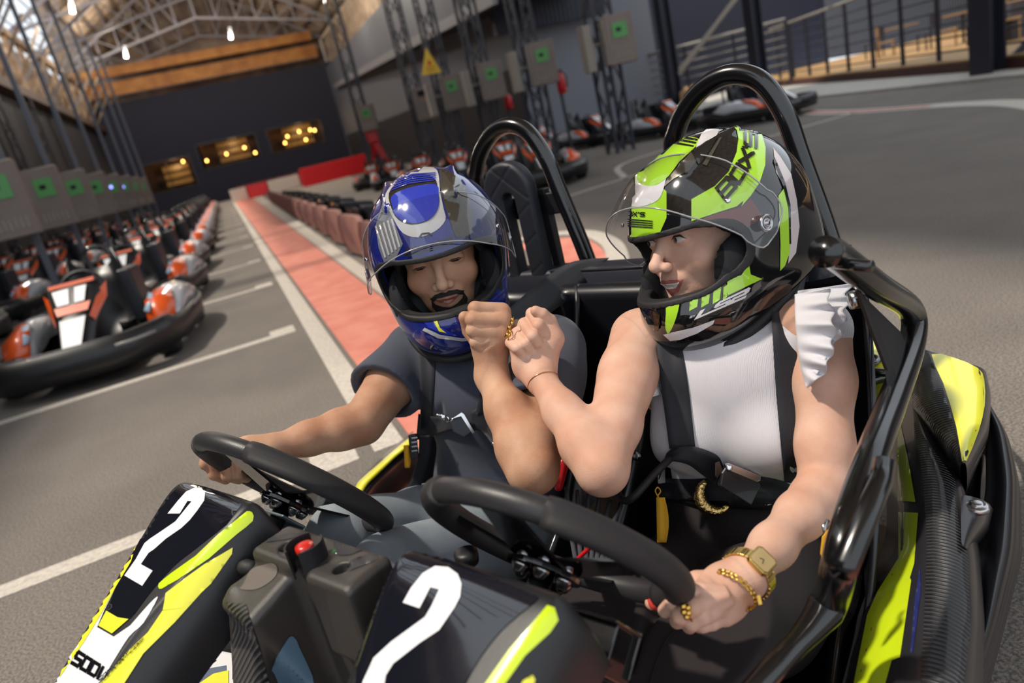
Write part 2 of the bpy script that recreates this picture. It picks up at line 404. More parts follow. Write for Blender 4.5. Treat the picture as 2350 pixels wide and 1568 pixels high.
def lettering(name, text, warp, bvh, m, parent, wid=.66, gap=.26, th=.17, shear=0., off=.0012, label=None, maxe=.03):
    """warp(u,v): u 0..1 along the word, v 0..1 up -> pixel"""
    W_ = []; x = 0
    for ch in text:
        w = {'I': .16, "'": .12, '.': .12, '1': .2, 'M': .85, 'W': .85}.get(ch, wid) if ch != ' ' else .4
        W_.append((x, w)); x += w+gap
    tot = x-gap; V = []; F = []
    for ch, (x0, w) in zip(text, W_):
        for st in GL.get(ch, []):
            p = [np.array([x0+q[0]*w, th/2+q[1]*(1-th)]) for q in st]
            for a, b in zip(p[:-1], p[1:]):
                d = (b-a)/np.linalg.norm(b-a); nn = np.array([-d[1], d[0]])*th/2; e = d*th*.42
                A, B = a-e, b+e; m_ = max(2, int(np.linalg.norm(B-A)/.12)); k = len(V)
                for t in range(m_+1):
                    c = A+(B-A)*t/m_; V += [c+nn, c, c-nn]
                for t in range(m_):
                    i = k+3*t; F += [(i, i+1, i+4, i+3), (i+1, i+2, i+5, i+4)]
    P_ = [warp((v[0]+shear*v[1])/tot, v[1]) for v in V]
    V, F = project(P_, F, bvh, off); V, F = clean(V, F, maxe)
    if not len(F): print('EMPTY text', text); return None
    return mesh_obj(name, V, orient(V, F), m, parent, label=label)
def quadwarp(a, b, c, d):
    """a: (0,0) lower-left, b: (1,0) lower-right, c: (1,1), d: (0,1)"""
    a, b, c, d = [np.array(q, float) for q in (a, b, c, d)]
    return lambda u, v: tuple(a*(1-u)*(1-v)+b*u*(1-v)+c*u*v+d*(1-u)*v)
def resample(poly, n):
    p = np.asarray(poly, float); d = np.r_[0, np.cumsum(np.linalg.norm(np.diff(p, axis=0), axis=1))]; t = np.linspace(0, d[-1], n)
    return np.stack([np.interp(t, d, p[:, i]) for i in range(p.shape[1])], 1)
# ============================================================ BACKGROUND
rnd = random.Random(7)
ASPH = mat('asphalt', '#77706a', .86, noise=.16, nscale=1.6, bump=.9, bscale=160)
def asphalt_detail(m, a, b_, sc_=140.):
    nt = m.node_tree; b = nt.nodes['Principled BSDF']; src = b.inputs['Base Color'].links[0].from_socket
    tc = nt.nodes.new('ShaderNodeTexCoord'); v = nt.nodes.new('ShaderNodeTexNoise'); v.inputs['Scale'].default_value = sc_; v.inputs['Detail'].default_value = 2
    nt.links.new(tc.outputs['Object'], v.inputs['Vector'])
    r = nt.nodes.new('ShaderNodeMapRange'); r.inputs[1].default_value = .38; r.inputs[2].default_value = .62; r.inputs[3].default_value = a; r.inputs[4].default_value = b_
    nt.links.new(v.outputs['Fac'], r.inputs[0])
    mx = nt.nodes.new('ShaderNodeMix'); mx.data_type = 'RGBA'; mx.blend_type = 'MULTIPLY'; mx.inputs[0].default_value = 1
    nt.links.new(src, mx.inputs[6]); nt.links.new(r.outputs[0], mx.inputs[7]); nt.links.new(mx.outputs[2], b.inputs['Base Color'])
asphalt_detail(ASPH, .6, 1.35)
PAINTW = mat('worn_white_paint', '#cfc7bd', .7, noise=.3, nscale=60, bump=.5, bscale=160)
PAINTR = mat('worn_red_paint', '#d88c7c', .75, noise=.22, nscale=5, bump=.6, bscale=160, col2='#cb7868')
PAINTR2 = mat('bright_red_paint', '#b8352c', .7)
fl = MB().add([(-14, -4, 0), (22, -4, 0), (22, 62, 0), (-14, 62, 0)], [(0, 1, 2, 3)]).build('floor', ASPH, kind='structure', smooth=False)
def paint(poly, m, h=.003):
    p = [(x, y, h) for x, y in poly]
    MB().prism([(x, y, .0002) for x, y in poly], (0, 0, h)).build('painted_line', m, fl, smooth=False, label={'worn_white_paint': 'white painted line', 'worn_red_paint': 'faded red painted lane', 'bright_red_paint': 'thin red painted line'}[m.name])
def xw(y, x0, k): return x0+k*max(0, y-4)
ys = [2.5, 5, 8, 14, 24, 44.5]
def ribbon(fa, fb, m, h=.003, y0=2.5):
    yy = [max(y, y0) for y in ys]; paint([(fa(y), y) for y in yy]+[(fb(y), y) for y in yy[::-1]], m, h)
ribbon(lambda y: .2, lambda y: .315, PAINTW); ribbon(lambda y: .345+.0*y, lambda y: .81+.012*max(0, y-5), PAINTR, y0=2.9)
ribbon(lambda y: .83+.012*max(0, y-5), lambda y: .95+.022*max(0, y-5), PAINTW)
paint([(.345, -1), (.345, 2.85), (.81, 2.85), (.81, -1)], PAINTR)
for i in range(14):
    y = 2.56+2.52*i
    w = .045
    paint([(.14, y+.17), (.14, y-.07), (-.03, y-.08), (-3.9, y-.20), (-3.9, y-.11), (-.03, y+.02), (-.03, y+.16)], PAINTW)
paint([(-2.3, 4.9), (-1.75, 5.0), (-1.95, 4.85), (-2.1, 4.62), (-2.5, 4.55)], PAINTW, .0033)
def strip(pts, w, m, h=.003):
    p = smooth_path([(x, y, 0) for x, y in pts], 8)[:, :2]; T = np.gradient(p, axis=0); T /= np.linalg.norm(T, axis=1)[:, None]; N = np.stack([-T[:, 1], T[:, 0]], 1)*w/2
    a = p+N; b = p-N; MBv = [(x, y, .0004) for x, y in a]+[(x, y, .0004) for x, y in b]; n = len(p)
    top = [(x, y, h) for x, y in a]+[(x, y, h) for x, y in b]
    F = [(i, i+1, n+i+1, n+i) for i in range(n-1)]
    MB().add(top, F).build('painted_line', m, fl, smooth=False, label='white painted line' if m is PAINTW else 'red painted line')
strip([(2.9, 7.62), (4.42, 8.0), (5.8, 8.05), (8.5, 8.1)], .09, PAINTW)
strip([(10.2, 11.5), (9.1, 9.4), (8.55, 7.9), (8.2, 6.3), (7.7, 5.2), (6.6, 4.0), (5.2, 2.9), (3.5, 2)], .30, PAINTW, .003)
strip([(10.2, 11.5), (9.1, 9.4), (8.55, 7.9), (8.3, 6.7)], .09, PAINTR2, .0045)
strip([(4.6, 8.0), (5.5, 9.6), (7., 10.2)], .09, PAINTW)
strip([(1.2, 6.3), (2.2, 6.0), (2.6, 5.5), (2.52, 4.8), (2.2, 4.1), (1.75, 3.4)], .15, PAINTW)
strip([(1.2, 5.9), (2.0, 5.65), (2.33, 5.3), (2.25, 4.75), (1.95, 4.1), (1.5, 3.4)], .3, PAINTR)
# walls
CORR = stripes(mat('dark_corrugated_wall', '#2c2e3c', .55), 2.2, 'X', .9, .05, col2='#34364a')
CORRG = stripes(mat('grey_corrugated_wall', '#6d7079', .55), 2.2, 'Y', .9, .05, col2='#7b7e88')
CORRD = stripes(mat('dark_side_wall', '#1d1d26', .7), 1.6, 'Y', .9, .05)
WOODB = mat('orange_glulam', '#c98a45', .6, noise=.3, nscale=1.2, col2='#a86a30')
ROOFW = mat('roof_boards', '#d2b99c', .8, noise=.35, nscale=1.4, col2='#94806e')
STGREY = mat('grey_truss_steel', '#8d8a90', .6)
STDARK = mat('dark_lattice_steel', '#2a2c38', .5)
PALEP = mat('pale_cladding', '#b3aa9e', .7)
WARM = mat('warm_lamp', '#ffb95a', .5, emit=9.)
INTER = mat('warm_interior', '#6b4a2c', .8, noise=.5, nscale=.9, col2='#2a1c14')
# back wall with three openings
Y = 55.
def rects(xs, zs, holes):
    mb = MB()
    for i in range(len(xs)-1):
        for j in range(len(zs)-1):
            cx = (xs[i]+xs[i+1])/2; cz = (zs[j]+zs[j+1])/2
            if any(a < cx < b and c < cz < d for a, b, c, d in holes): continue
            mb.box((cx, Y, cz), (xs[i+1]-xs[i], .3, zs[j+1]-zs[j]))
    return mb
holes = [(-4.7, -1.5, 1.5, 3.5), (-.9, 3.1, 2.3, 4.0), (3.9, 7.8, 2.3, 4.0)]
rects([-7, -4.7, -1.5, -.9, 3.1, 3.9, 7.8, 10], [0, 1.5, 2.3, 3.5, 4.0, 7.6], holes).build('wall_back', CORR, kind='structure', smooth=False)
GLASSW = mat('window_glass', '#9fa8b0', .05, trans=1.)
BARM = mat('bar_shelf', '#8c6a3a', .6); BOT = mat('bar_bottles', '#a3813f', .3)
for n_, (a, b, c, d) in enumerate(holes):
    w_ = MB()
    for (p, q) in (((a, c), (b, c)), ((a, d), (b, d)), ((a, c), (a, d)), ((b, c), (b, d))): w_.bar((p[0], Y-.12, p[1]), (q[0], Y-.12, q[1]), .1, .2, (0, 1, 0))
    w_.bar(((a+b)/2, Y-.05, c), ((a+b)/2, Y-.05, d), .05)
    fo = w_.build('window_%d' % (n_+1), STDARK, kind='structure', smooth=False)
    room = MB(); room.box(((a+b)/2, Y+3.2, (c+d)/2), (b-a+1.5, .1, d-c+1.5)); room.box(((a+b)/2, Y+1.7, c-.5), (b-a+1.5, 3, .1)); room.build('window_room', INTER, fo, smooth=False)
    sh = MB(); 
    for k in range(3):
        z = c+.35+k*.5; sh.box(((a+b)/2+.4, Y+2.4, z), ((b-a)*.55, .35, .06))
        for q in range(12): sh.box(((a+b)/2+.4+((q/11.)-.5)*(b-a)*.5, Y+2.35, z+.17), (.1, .1, .28))
    sh.build('back_shelf', BOT, fo, smooth=False)
    lp = {0: [(-2.0, 3.2)], 1: [(-.5, 2.9), (.9, 3.05), (2.2, 3.2), (2.8, 2.7)], 2: [(5.3, 3.3), (6.2, 3.45), (7.0, 3.4), (7.3, 3.3), (5.0, 2.9), (6.5, 2.8)]}[n_]
    pl_ = bpy.data.lights.new('bar_lamp', 'POINT'); pl_.energy = 45; pl_.color = (1, .68, .35); pl_.shadow_soft_size = .3; po_ = bpy.data.objects.new('bar_lamp', pl_); COL.objects.link(po_); po_.location = ((a+b)/2+.5, Y+1.3, d-.4)
    for (lx, lz) in lp:
        b_ = MB().lathe((lx, Y+.6, lz), (0, 0, 1), [(.005, -.09), (.06, -.07), (.085, 0), (.06, .07), (.02, .1)], 10)
        b_.build('lamp_bulb', WARM, fo, label='glowing warm bulb')
        MB().bar((lx, Y+.6, lz+.1), (lx, Y+.6, d+.3), .015).build('lamp_cord', STDARK, fo, smooth=False)
# side walls
MB().add([(9.2, 21, 0), (9.2, 56, 0), (9.2, 56, 7.2), (9.2, 21, 7.2)], [(0, 1, 2, 3)]).add([(9.2, 21, 0), (14, 21, 0), (14, 21, 9), (9.2, 21, 9)], [(0, 1, 2, 3)]).build('wall_right', CORRG, kind='structure', smooth=False)
MB().box((-6.3, 28, 3.0), (.3, 60, 6.0)).build('wall_left', CORRD, kind='structure', smooth=False)
MB().box((-6.0, 28, 6.1), (.5, 60, .35)).build('trim_1', mat('brown_eaves_beam', '#5c4a3e', .7, noise=.3, nscale=1.), kind='structure', smooth=False)
# upper left timber wall
tw = MB()
for i in range(22):
    y = 8+i*2.4; tw.bar((-6.2, y, 6.2), (-6.3, y, 8.9), .18); tw.bar((-6.2, y, 6.2), (-6.3, y+2.4, 8.7), .1); tw.bar((-6.1, y, 6.3), (-4.6, y, 8.4), .09)
tw.box((-6.8, 30, 7.5), (.1, 60, 2.9)); tw.box((-6.8, 5, 8.), (.1, 20, 4.2)); tw.box((-6.2, 30, 8.9), (.3, 60, .3))  # tall near panel is out of view, added to shade the left cabinets
tw.build('trim_2', mat('timber_framing', '#c0a68a', .8, noise=.5, nscale=1.5, col2='#7d6a58'), kind='structure', smooth=False)
# end beams over back wall
eb = MB()
eb.box((1.1, 54.2, 8.35), (15.4, .5, .8)); eb.box((1.1, 53.6, 9.3), (15.0, .4, .55))
eb.build('trim_3', WOODB, kind='structure', smooth=False)
g = MB(); g.box((1.2, 57, 11.2), (17, .2, 7.4)); g.build('wall_gable', mat('dark_gable', '#6a5f5a', .8, noise=.6, nscale=.9, col2='#a58f7c'), kind='structure', smooth=False)
# roof: timber boards on steel trusses, glazed strip at the left eaves
rf = MB()
RX = [(-4.7, 10.6), (1.6, 14.2), (9.6, 9.6)]
for (x0, z0), (x1, z1) in zip(RX[:-1], RX[1:]):
    rf.add([(x0, 17, z0), (x1, 17, z1), (x1, 58, z1), (x0, 58, z0)], [(0, 1, 2, 3)]); rf.add([(x0, 17, z0+.15), (x1, 17, z1+.15), (x1, 58, z1+.15), (x0, 58, z0+.15)], [(3, 2, 1, 0)])
for yy0, yy1 in ((-9, 17),):  # unseen near roof, boards and gap laid out to shade floor and darken reflections
    for (x0, z0), (x1, z1) in (((-3.1, 11.5), (-1.2, 12.6)), ((-1.2, 12.6), (1.6, 14.2)), ((1.6, 14.2), (9.6, 9.6))):
        rf.add([(x0, yy0, z0), (x1, yy0, z1), (x1, yy1, z1), (x0, yy1, z0)], [(0, 1, 2, 3)])
rf.build('ceiling', ROOFW, kind='structure', smooth=False)
pu = MB()
for (x0, z0), (x1, z1) in zip(RX[:-1], RX[1:]):
    for k in range(9):
        t = k/8; x = x0+(x1-x0)*t; z = z0+(z1-z0)*t-.12; pu.box((x, 34, z), (.14, 46, .22))
pu.build('trim_4', mat('roof_purlins', '#6e5c4a', .7, noise=.3, nscale=1.), kind='structure', smooth=False)
tr = MB()
for i in range(9):
    y = 9.5+5.6*i
    A = np.array([-6.3, y, 8.9]); B = np.array([1.6, y, 13.9]); C_ = np.array([9.4, y, 9.2]); D = np.array([1.6, y, 10.6])
    for p, q, w in ((A, B, .16), (B, C_, .16), (A, D, .12), (D, C_, .12), (B, D, .1)): tr.bar(p, q, w)
    for k in range(1, 7):
        t = k/7; p = lerp(A, B, t); q = lerp(A, D, t); tr.bar(p, q, .08); tr.bar(lerp(A, B, (k-1)/7), q, .06)
        p = lerp(C_, B, t); q = lerp(C_, D, t); tr.bar(p, q, .08); tr.bar(lerp(C_, B, (k-1)/7), q, .06)
    tr.bar(A, (-6.3, y, 6.2), .2); tr.bar((-6.3, y, 7.), lerp(A, D, .25), .1)
for k in range(5): tr.box((-5.8+.32*k, 32, 9.1+.42*k), (.05, 54, .05))
tr.build('trim_5', STGREY, kind='structure', smooth=False)
# hanging lamps under the roof, several of them added to brighten the hall
HL = mat('pendant_white', '#f4f0ea', .4, emit=.8)
PL_ = [(3.0, 46, 8.7), (2.2, 36, 8.9), (7.6, 40, 8.6), (-2.6, 46, 8.7), (-3.2, 34, 8.6), (7.8, 30, 8.2), (1.8, 25, 9.2), (-3.4, 22, 8.8)]
for i, (x, y, z) in enumerate(PL_):
    t = thing('tube_pendant', 'white tubular pendant lamp of a partly added set, '+['hanging in front of the orange beam at centre', 'nearer than the centre one before the orange beam', 'below the roof by the grey right wall, farther one', 'at the left end of the orange beam', 'left of centre below the roof boards', 'below the roof by the grey right wall, nearer one', 'nearest lamp on the centre line of the roof', 'nearest lamp on the left side of the roof'][i], 'lamp', (x, y, z))
    MB().tube([(x, y, z), (x+.12, y, z+.6)], .08, 10).build('tube', HL, t); MB().bar((x+.12, y, z+.6), (x+.12, y, z+2.2), .02).build('cord', STDARK, t, smooth=False)
    pl_ = bpy.data.lights.new('pendant_fill', 'POINT'); pl_.energy = (430 if x < 7 else 160) if y > 30 else 200; pl_.color = (1, .9, .78); pl_.shadow_soft_size = .12; po_ = bpy.data.objects.new('pendant_fill', pl_); COL.objects.link(po_); po_.location = (x-.05, y-.3, z-.2)  # point light added at every pendant to lift the hall's brightness
MB().box((9.9, 33, 8.6), (.2, 50, 3.0)).build('trim_13', ROOFW, kind='structure', smooth=False)
# canopy roof on the right
E0 = np.array([7.6, 17.9, 3.83]); E1 = np.array([9.0, 51.8, 5.57])
MB().prism([E0, E1, E1+[2.5, 0, .1], E0+[3.2, 0, .1]], (0, 0, .12)).build('trim_6', mat('canopy_dark', '#2b2a33', .6), kind='structure', smooth=False)
MB().bar(E0+[-.05, 0, .06], E1+[-.05, 0, .06], .12, .3).build('trim_14', mat('canopy_edge', '#8b8a90', .5), kind='structure', smooth=False)
wd = MB(); wd.box((10.2, 20.4, 4.6), (3.6, .25, 2.6)); wd.box((20., 27, 3.5), (14, .3, 9)); wd.build('wall_pavilion', CORR, kind='structure', smooth=False)
wd = MB(); wd.box((9.1, 37, 1.2), (.2, 32, 2.4)); wd.build('wall_counter', CORRD, kind='structure', smooth=False)
# barrier, red and white
BW = mat('barrier_white', '#ded3c8', .5); BR = mat('barrier_red', '#e0222a', .45)
for i, (x0, x1, m, y) in enumerate([(1.15, 2.3, BR, 43.6), (2.3, 4.1, BW, 43.2), (4.1, 5.2, BR, 42.9), (5.2, 7.1, BW, 42.6), (.2, 1.15, BW, 44.0)]):
    b_ = MB(); b_.prism([(x0, y, 0), (x0, y+.5, 0), (x0, y+.4, .7), (x0, y+.1, .7)], (x1-x0-.04, 0, 0))
    tag(b_.build('track_barrier', m, smooth=False, bevel=.03), ['red plastic barrier block beside the white one at the end of the red lane', 'white plastic barrier block behind the lane end', 'short red barrier block between two white ones', 'long white barrier block next to the big red one', 'leftmost white barrier block by the far karts'][i], 'barrier')
b_ = MB(); b_.prism([(3.75, 38.6, 0), (3.75, 39.1, 0), (3.75, 39.0, .95), (3.75, 38.7, .95)], (3.6, .6, .0)); 
tag(b_.build('track_barrier', BR, smooth=False, bevel=.04), 'big bright red barrier block, nearest of the far barriers', 'barrier')
tb = MB()
for i in range(26):
    for r_ in range(2): tb.lathe((.9+i*.42, 47+rnd.uniform(-.1, .1), r_*.4), (0, 0, 1), [(.1, 0), (.2, 0), (.22, .1), (.22, .28), (.2, .38), (.1, .38)], 10)
tag(tb.build('tyre_wall', mat('red_tyres', '#5e1f28', .6)), 'long wall of dark red tyres along the far end', 'tyre wall')
# lattice pillars
def pillar(x, y, h, label, group, w=.34, lean=0, m=None):
    mb = MB(); c = [(-w/2, -w/2), (w/2, -w/2), (w/2, w/2), (-w/2, w/2)]
    for a, b in c: mb.bar((x+a, y+b, 0), (x+a, y+b, h), .05)
    n = int(h/.55)
    for k in range(n):
        z0 = k*h/n; z1 = (k+1)*h/n
        for q in range(4):
            a, b = c[q], c[(q+1) % 4]
            if k % 2: a, b = b, a
            mb.bar((x+a[0], y+a[1], z0), (x+b[0], y+b[1], z1), .028)
    o = mb.build('lattice_pillar', m or STDARK, smooth=False); return tag(o, label, 'pillar', group)
CABM = mat('beige_cabinet', '#857770', .6, noise=.12, nscale=3.); CABS = stripes(mat('ribbed_cabinet_side', '#b0a69c', .5), 14, 'Z', .8, .02)
GRN = mat('green_screen_panel', '#4f9a4c', .4); 
def cabinet(x, y, z, w, h, d, rot, label, group, green=True, led=False):
    t = thing('charging_cabinet', label, 'cabinet', (x, y, z), rot, group)
    MB().box((0, 0, 0), (w, d, h)).build('cabinet_body', CABM, t, space='local', smooth=False, bevel=.02)
    MB().box((-w/2-.015, 0, 0), (.03, d*.92, h*.94)).build('vent_side', CABS, t, space='local', smooth=False)
    MB().box((0, d/2+.13, .1), (.12, .3, .1)).build('mounting_arm', STDARK, t, space='local', smooth=False)
    v = MB()
    for k in range(6): v.box((-w*.3+k*w*.12, -d/2-.004, -h*.32), (.03, .01, h*.16))
    v.build('louvre', CABS, t, space='local', smooth=False)
    if green:
        MB().box((.0, -d/2-.008, h*.17), (w*.5, .016, h*.3)).build('screen_panel', GRN, t, space='local', smooth=False)
        e_ = MB().box((-.02, -d/2-.02, h*.18), (w*.16, .012, h*.07)); e_.build('display', mat('led_lit', '#8f95ff', .4, emit=3.) if led else DARKIN, t, space='local', smooth=False)
    else:
        MB().box((.0, -d/2-.008, h*.3), (w*.5, .016, h*.16)).build('display', DARKIN, t, space='local', smooth=False)
        MB().box((.02, -d/2-.008, h*.1), (w*.3, .016, h*.08)).build('label_plate', mat('ochre_plate', '#a07a3a', .5), t, space='local', smooth=False)
    return t
for i in range(8):
    y = 10.3+2.5*i
    ordn = ['nearest', 'second', 'third', 'fourth', 'fifth', 'sixth', 'seventh', 'farthest'][i]
    cabinet(-2.42-.02*i, y, 1.46, .50, .90, .24, .12, ordn+' of the left row of brown charging cabinets with green panels', 'charging cabinets on the left', led=i >= 4)
    tag(MB().box((-2.36, y+.42, 3.0), (.07, .07, 6.0)).box((-2.36, y+.42, .02), (.2, .2, .04)).build('steel_post', mat('post_grey_blue', '#5b606c', .5), smooth=False), 'grey-blue steel post behind the '+ordn+' left charging cabinet', 'post', 'steel posts on the left')
for i in range(7):
    pillar(-5.88, 9+5*i, 6.0, 'dark lattice pillar against the left wall', 'lattice pillars against the left wall', .2)
RC = [((1420, 90), 12.1), ((1245, 145), 13.9), ((1130, 185), 15.8), ((1040, 212), 17.2), ((975, 237), 18.9), ((845, 270), 23)]
nm = ['nearest and highest', 'second', 'third', 'fourth', 'fifth, without green panel,', 'farthest, half hidden']
for i, (p, d) in enumerate(RC):
    c = W(*p, d)
    rz = [-.3, -.3, -.3, -.3, -.3, -.3][i]
    ct = cabinet(c[0], c[1], c[2], .5, .8 if i != 4 else .85, .3, rz, nm[i]+' of the beige cabinets on the right pillars' if i else 'nearest of the beige cabinets hung on the right pillars', 'charging cabinets on the right', green=i != 4)
    if i < 4:
        b_ = MB().box((c[0]-.55, c[1]+.15, c[2]-.05), (.16, .2, .75)).box((c[0]-.35, c[1]+.2, c[2]), (.3, .05, .05)); b_.build('louvred_side_box', CABS, ct, smooth=False, bevel=.01)
    pillar(c[0]-.1, c[1]+.4, 7.5, 'dark lattice pillar carrying the '+nm[i]+' right cabinet', 'lattice pillars on the right', .34)
# warning sign
c = W(985, 148, 15.6)
t = thing('warning_sign', 'yellow triangular warning sign hanging between the right pillars', 'sign', c)
X_ = np.array([.92, .38, 0]); Z_ = np.array([0, 0, 1.])
def tri(s, off): return [c+X_*(-.5*s)+Z_*(-.36*s)+off, c+X_*(.5*s)+Z_*(-.36*s)+off, c+X_*(.02*s)+Z_*(.62*s)+off]
nY = np.array([.38, -.92, 0])
MB().prism(tri(.56, nY*0), nY*.02).build('sign_board', mat('sign_yellow', '#e0b420', .5), t, smooth=False)
mk = MB(); mk.lathe(c+nY*.02+Z_*.03, nY, [(.05, 0), (.05, .008)], 12); mk.build('sign_mark', RED, t, smooth=False)
mk = MB()
for k in range(2):
    for j in range(5): mk.box(c+nY*.024+Z_*(-.06-.07*k)+X_*(-.1+.05*j), (.035, .01, .03))
mk.build('sign_text', mat('sign_orange', '#b5761a', .5), t, smooth=False)
MB().bar(c+Z_*.33, c+Z_*1.6, .02).build('hanger', STDARK, t, smooth=False)
# red stand, extinguishers
def ext(px, d, label, h=.75):
    c = W(*px, d); t = thing('fire_extinguisher', label, 'fire extinguisher', c)
    MB().lathe(c, (0, 0, 1), [(.07, 0), (.09, .03), (.09, h*.6), (.05, h*.72), (.03, h*.76)], 14).build('cylinder', RED, t)
    MB().box(c+np.array([0, 0, h*.8]), (.12, .05, .06)).build('valve', BLACK, t, smooth=False)
    MB().bar((c[0], c[1]+.08, 0), (c[0], c[1]+.08, c[2]+h*.9), .05).build('mounting_post', STDARK, t, smooth=False)
    MB().tube(smooth_path([c+np.array([.03, 0, h*.8]), c+np.array([.13, -.02, h*.6]), c+np.array([.1, -.05, h*.2])], 4), .015, 8).build('hose', BLACK, t)
ext((1292, 215), 14.5, 'red fire extinguisher below the nearest right cabinets', .55)
ext((1170, 250), 16.5, 'red fire extinguisher by the third right cabinet', .45)
t = thing('red_stand', 'tall red A-frame stand at the far left end of the right kart row', 'stand', (5.1, 24.3, 0))
c = np.array([5.1, 24.3, 0]); q = MB(); q.bar(c+[.25, 0, 0], c+[-.12, 0, 1.25], .12, .2); q.bar(c+[-.45, .3, 0], c+[-.15, 0, 1.25], .08, .16); q.build('legs', RED, t, smooth=False)
MB().box(c+[-.16, 0, 1.6], (.36, .3, .7)).build('hood', RED, t, smooth=False, bevel=.05)
# railing, deck and terrace on the right
DECK = mat('ochre_deck', '#a98350', .7, noise=.25, nscale=2.); DKB = mat('brown_deck_edge', '#4a2c28', .7); KERB = mat('pale_kerb', '#b5b0a8', .8, noise=.15, nscale=4.)
e0 = np.array([9.6, 4.2]); e1 = np.array([11.61, 8.4]); e2 = np.array([17.5, 20.06]); e3 = np.array([20.5, 26])
k0_ = np.array([9.2, 4.6]); k1_ = np.array([10.35, 7.2]); k2_ = np.array([12.0, 13.6]); k3_ = np.array([13.5, 20])
MB().prism([(*p, 0) for p in (k0_, k1_, k2_, k3_, e3, e2, e1, e0)], (0, 0, .04)).build('trim_7', KERB, kind='structure', smooth=False)
DH = .16
off = np.array([9., -4.])
dk = MB().prism([(*p, .04) for p in (e1-(e2-e1)*.5, e2, e3, e3+off, e1-(e2-e1)*.5+off)], (0, 0, DH)); dk.build('trim_8', DKB, kind='structure', smooth=False)
dk = MB().prism([(*p, .04+DH) for p in (e1-(e2-e1)*.5+.05, e2+.05, e3+.05, e3+off, e1-(e2-e1)*.5+off)], (0, 0, .03)); dk.build('trim_9', DECK, kind='structure', smooth=False)
dirv = (e2-e1)/np.linalg.norm(e2-e1); nv = np.array([dirv[1], -dirv[0]])
rl = thing('guard_railing', 'long dark steel guard railing along the raised terrace', 'railing', (*e1, DH))
def pt(s, z, o=.25): p = e1+dirv*s+nv*o; return np.array([p[0], p[1], z])
MB().tube([pt(-4, 1.80), pt(13.2, 1.80)], .04, 8).build('handrail', mat('handrail_grey', '#8d8880', .5), rl)
for k in range(6): MB().tube([pt(-4, .38+.235*k), pt(13.2, .38+.235*k)], .017, 6).build('cable', STDARK, rl)
for k in range(12): MB().bar(pt(-4+1.5*k, .2), pt(-4+1.5*k, 1.80), .06).build('post', STDARK, rl, smooth=False)
rl2 = thing('guard_railing', 'grey steel guard railing behind the parked karts, left of the steel column', 'railing', (12.5, 19, 0))
A_ = np.array([12.6, 22.5, 0]); B_ = np.array([16.2, 17.6, 0])
def p2(t, z): q = lerp(A_, B_, t); return np.array([q[0]-3*0, q[1], z])
MB().tube([p2(0, 1.9), p2(1, 1.9)], .05, 8).build('handrail', MATS['handrail_grey'], rl2)
for k in range(5): MB().tube([p2(0, .7+.24*k), p2(1, .7+.24*k)], .02, 6).build('cable', MATS['handrail_grey'], rl2)
for k in range(5): MB().bar(p2(k/4, .2), p2(k/4, 1.9), .07).build('post', STDARK, rl2, smooth=False)
MB().box((15.2, 21.2, .35), (8, .4, .5), np.array([[.6, .8, 0], [-.8, .6, 0], [0, 0, 1]]).T).build('trim_10', DECK, kind='structure', smooth=False)
# big steel columns
def column(x, y, h, w, label, brace=None):
    t = thing('steel_column', label, 'column', (x, y, 0))
    mb = MB(); mb.box((x-w*.45, y, h/2), (.05, w, h)); mb.box((x+w*.45, y, h/2), (.05, w, h)); mb.box((x, y, h/2), (w*.9, .05, h)); mb.build('post', STDARK, t, smooth=False)
    if brace:
        for a, b in brace: MB().bar(a, b, .09).build('brace', PALEP if label.startswith('grey') else STDARK, t, smooth=False)
column(11.2, 8.05, 6, .34, 'thick dark steel column standing on the pale kerb at the far right', [((11.4, 7.9, .1), (12.9, 6.8, 1.8)), ((11.4, 7.9, 1.6), (13.2, 6.6, 0.4)), ((11.4, 7.9, 1.3), (13.2, 6.9, 2.7))])
column(13.1, 15.3, 6, .3, 'grey braced steel column behind the right roll hoop', [((12.9, 15.2, 2.7), (11.7, 16.6, 1.2)), ((13.1, 15.2, 2.9), (11.8, 16.8, 1.1))])
column(13.5, 19.6, 7, .34, 'slim dark steel column left of the braced one')
# terrace furniture (far, blurred)
WOODL = mat('pale_wood', '#a5835a', .6, noise=.2, nscale=4.)
def place_r(s, o, z=DH+.04): p = e1+dirv*s+nv*o; return np.array([p[0], p[1], z])
def table(c, label):
    t = thing('cafe_table', label, 'table', c)
    MB().lathe(c+[0, 0, .72], (0, 0, 1), [(.42, 0), (.45, .02), (.45, .04)], 20).build('tabletop', WOODL, t)
    MB().tube([c, c+[0, 0, .72]], .03, 8).build('leg', STDARK, t); MB().lathe(c, (0, 0, 1), [(.22, 0), (.22, .02), (.04, .04)], 16).build('base', STDARK, t)
def chair(c, rz, label, m):
    t = thing('terrace_chair', label, 'chair', c, rz)
    MB().box((0, 0, .44), (.42, .42, .04)).build('seat', m, t, space='local', smooth=False); MB().box((0, .2, .72), (.42, .03, .4)).build('backrest', m, t, space='local', smooth=False)
    for a in (-.18, .18):
        for b in (-.18, .18): MB().bar((a, b, 0), (a, b, .44 if b < 0 else .55), .03).build('leg', m, t, space='local', smooth=False)
tspots = [(1.2, 3.2), (4.2, 3.0), (7.5, 3.4), (10.5, 3.2)]
for i, (s, o) in enumerate(tspots):
    nme = ['nearest the right frame edge', 'second from the right frame edge', 'third from the right frame edge', 'farthest, near the braced column'][i]
    table(place_r(s, o), 'round wooden terrace table, '+nme)
    chair(place_r(s-.75, o-.75), .6, 'wooden chair left of the terrace table, '+nme, WOODL); chair(place_r(s+.85, o-.45), -1.9, 'dark chair behind the terrace table, '+nme, STDARK)
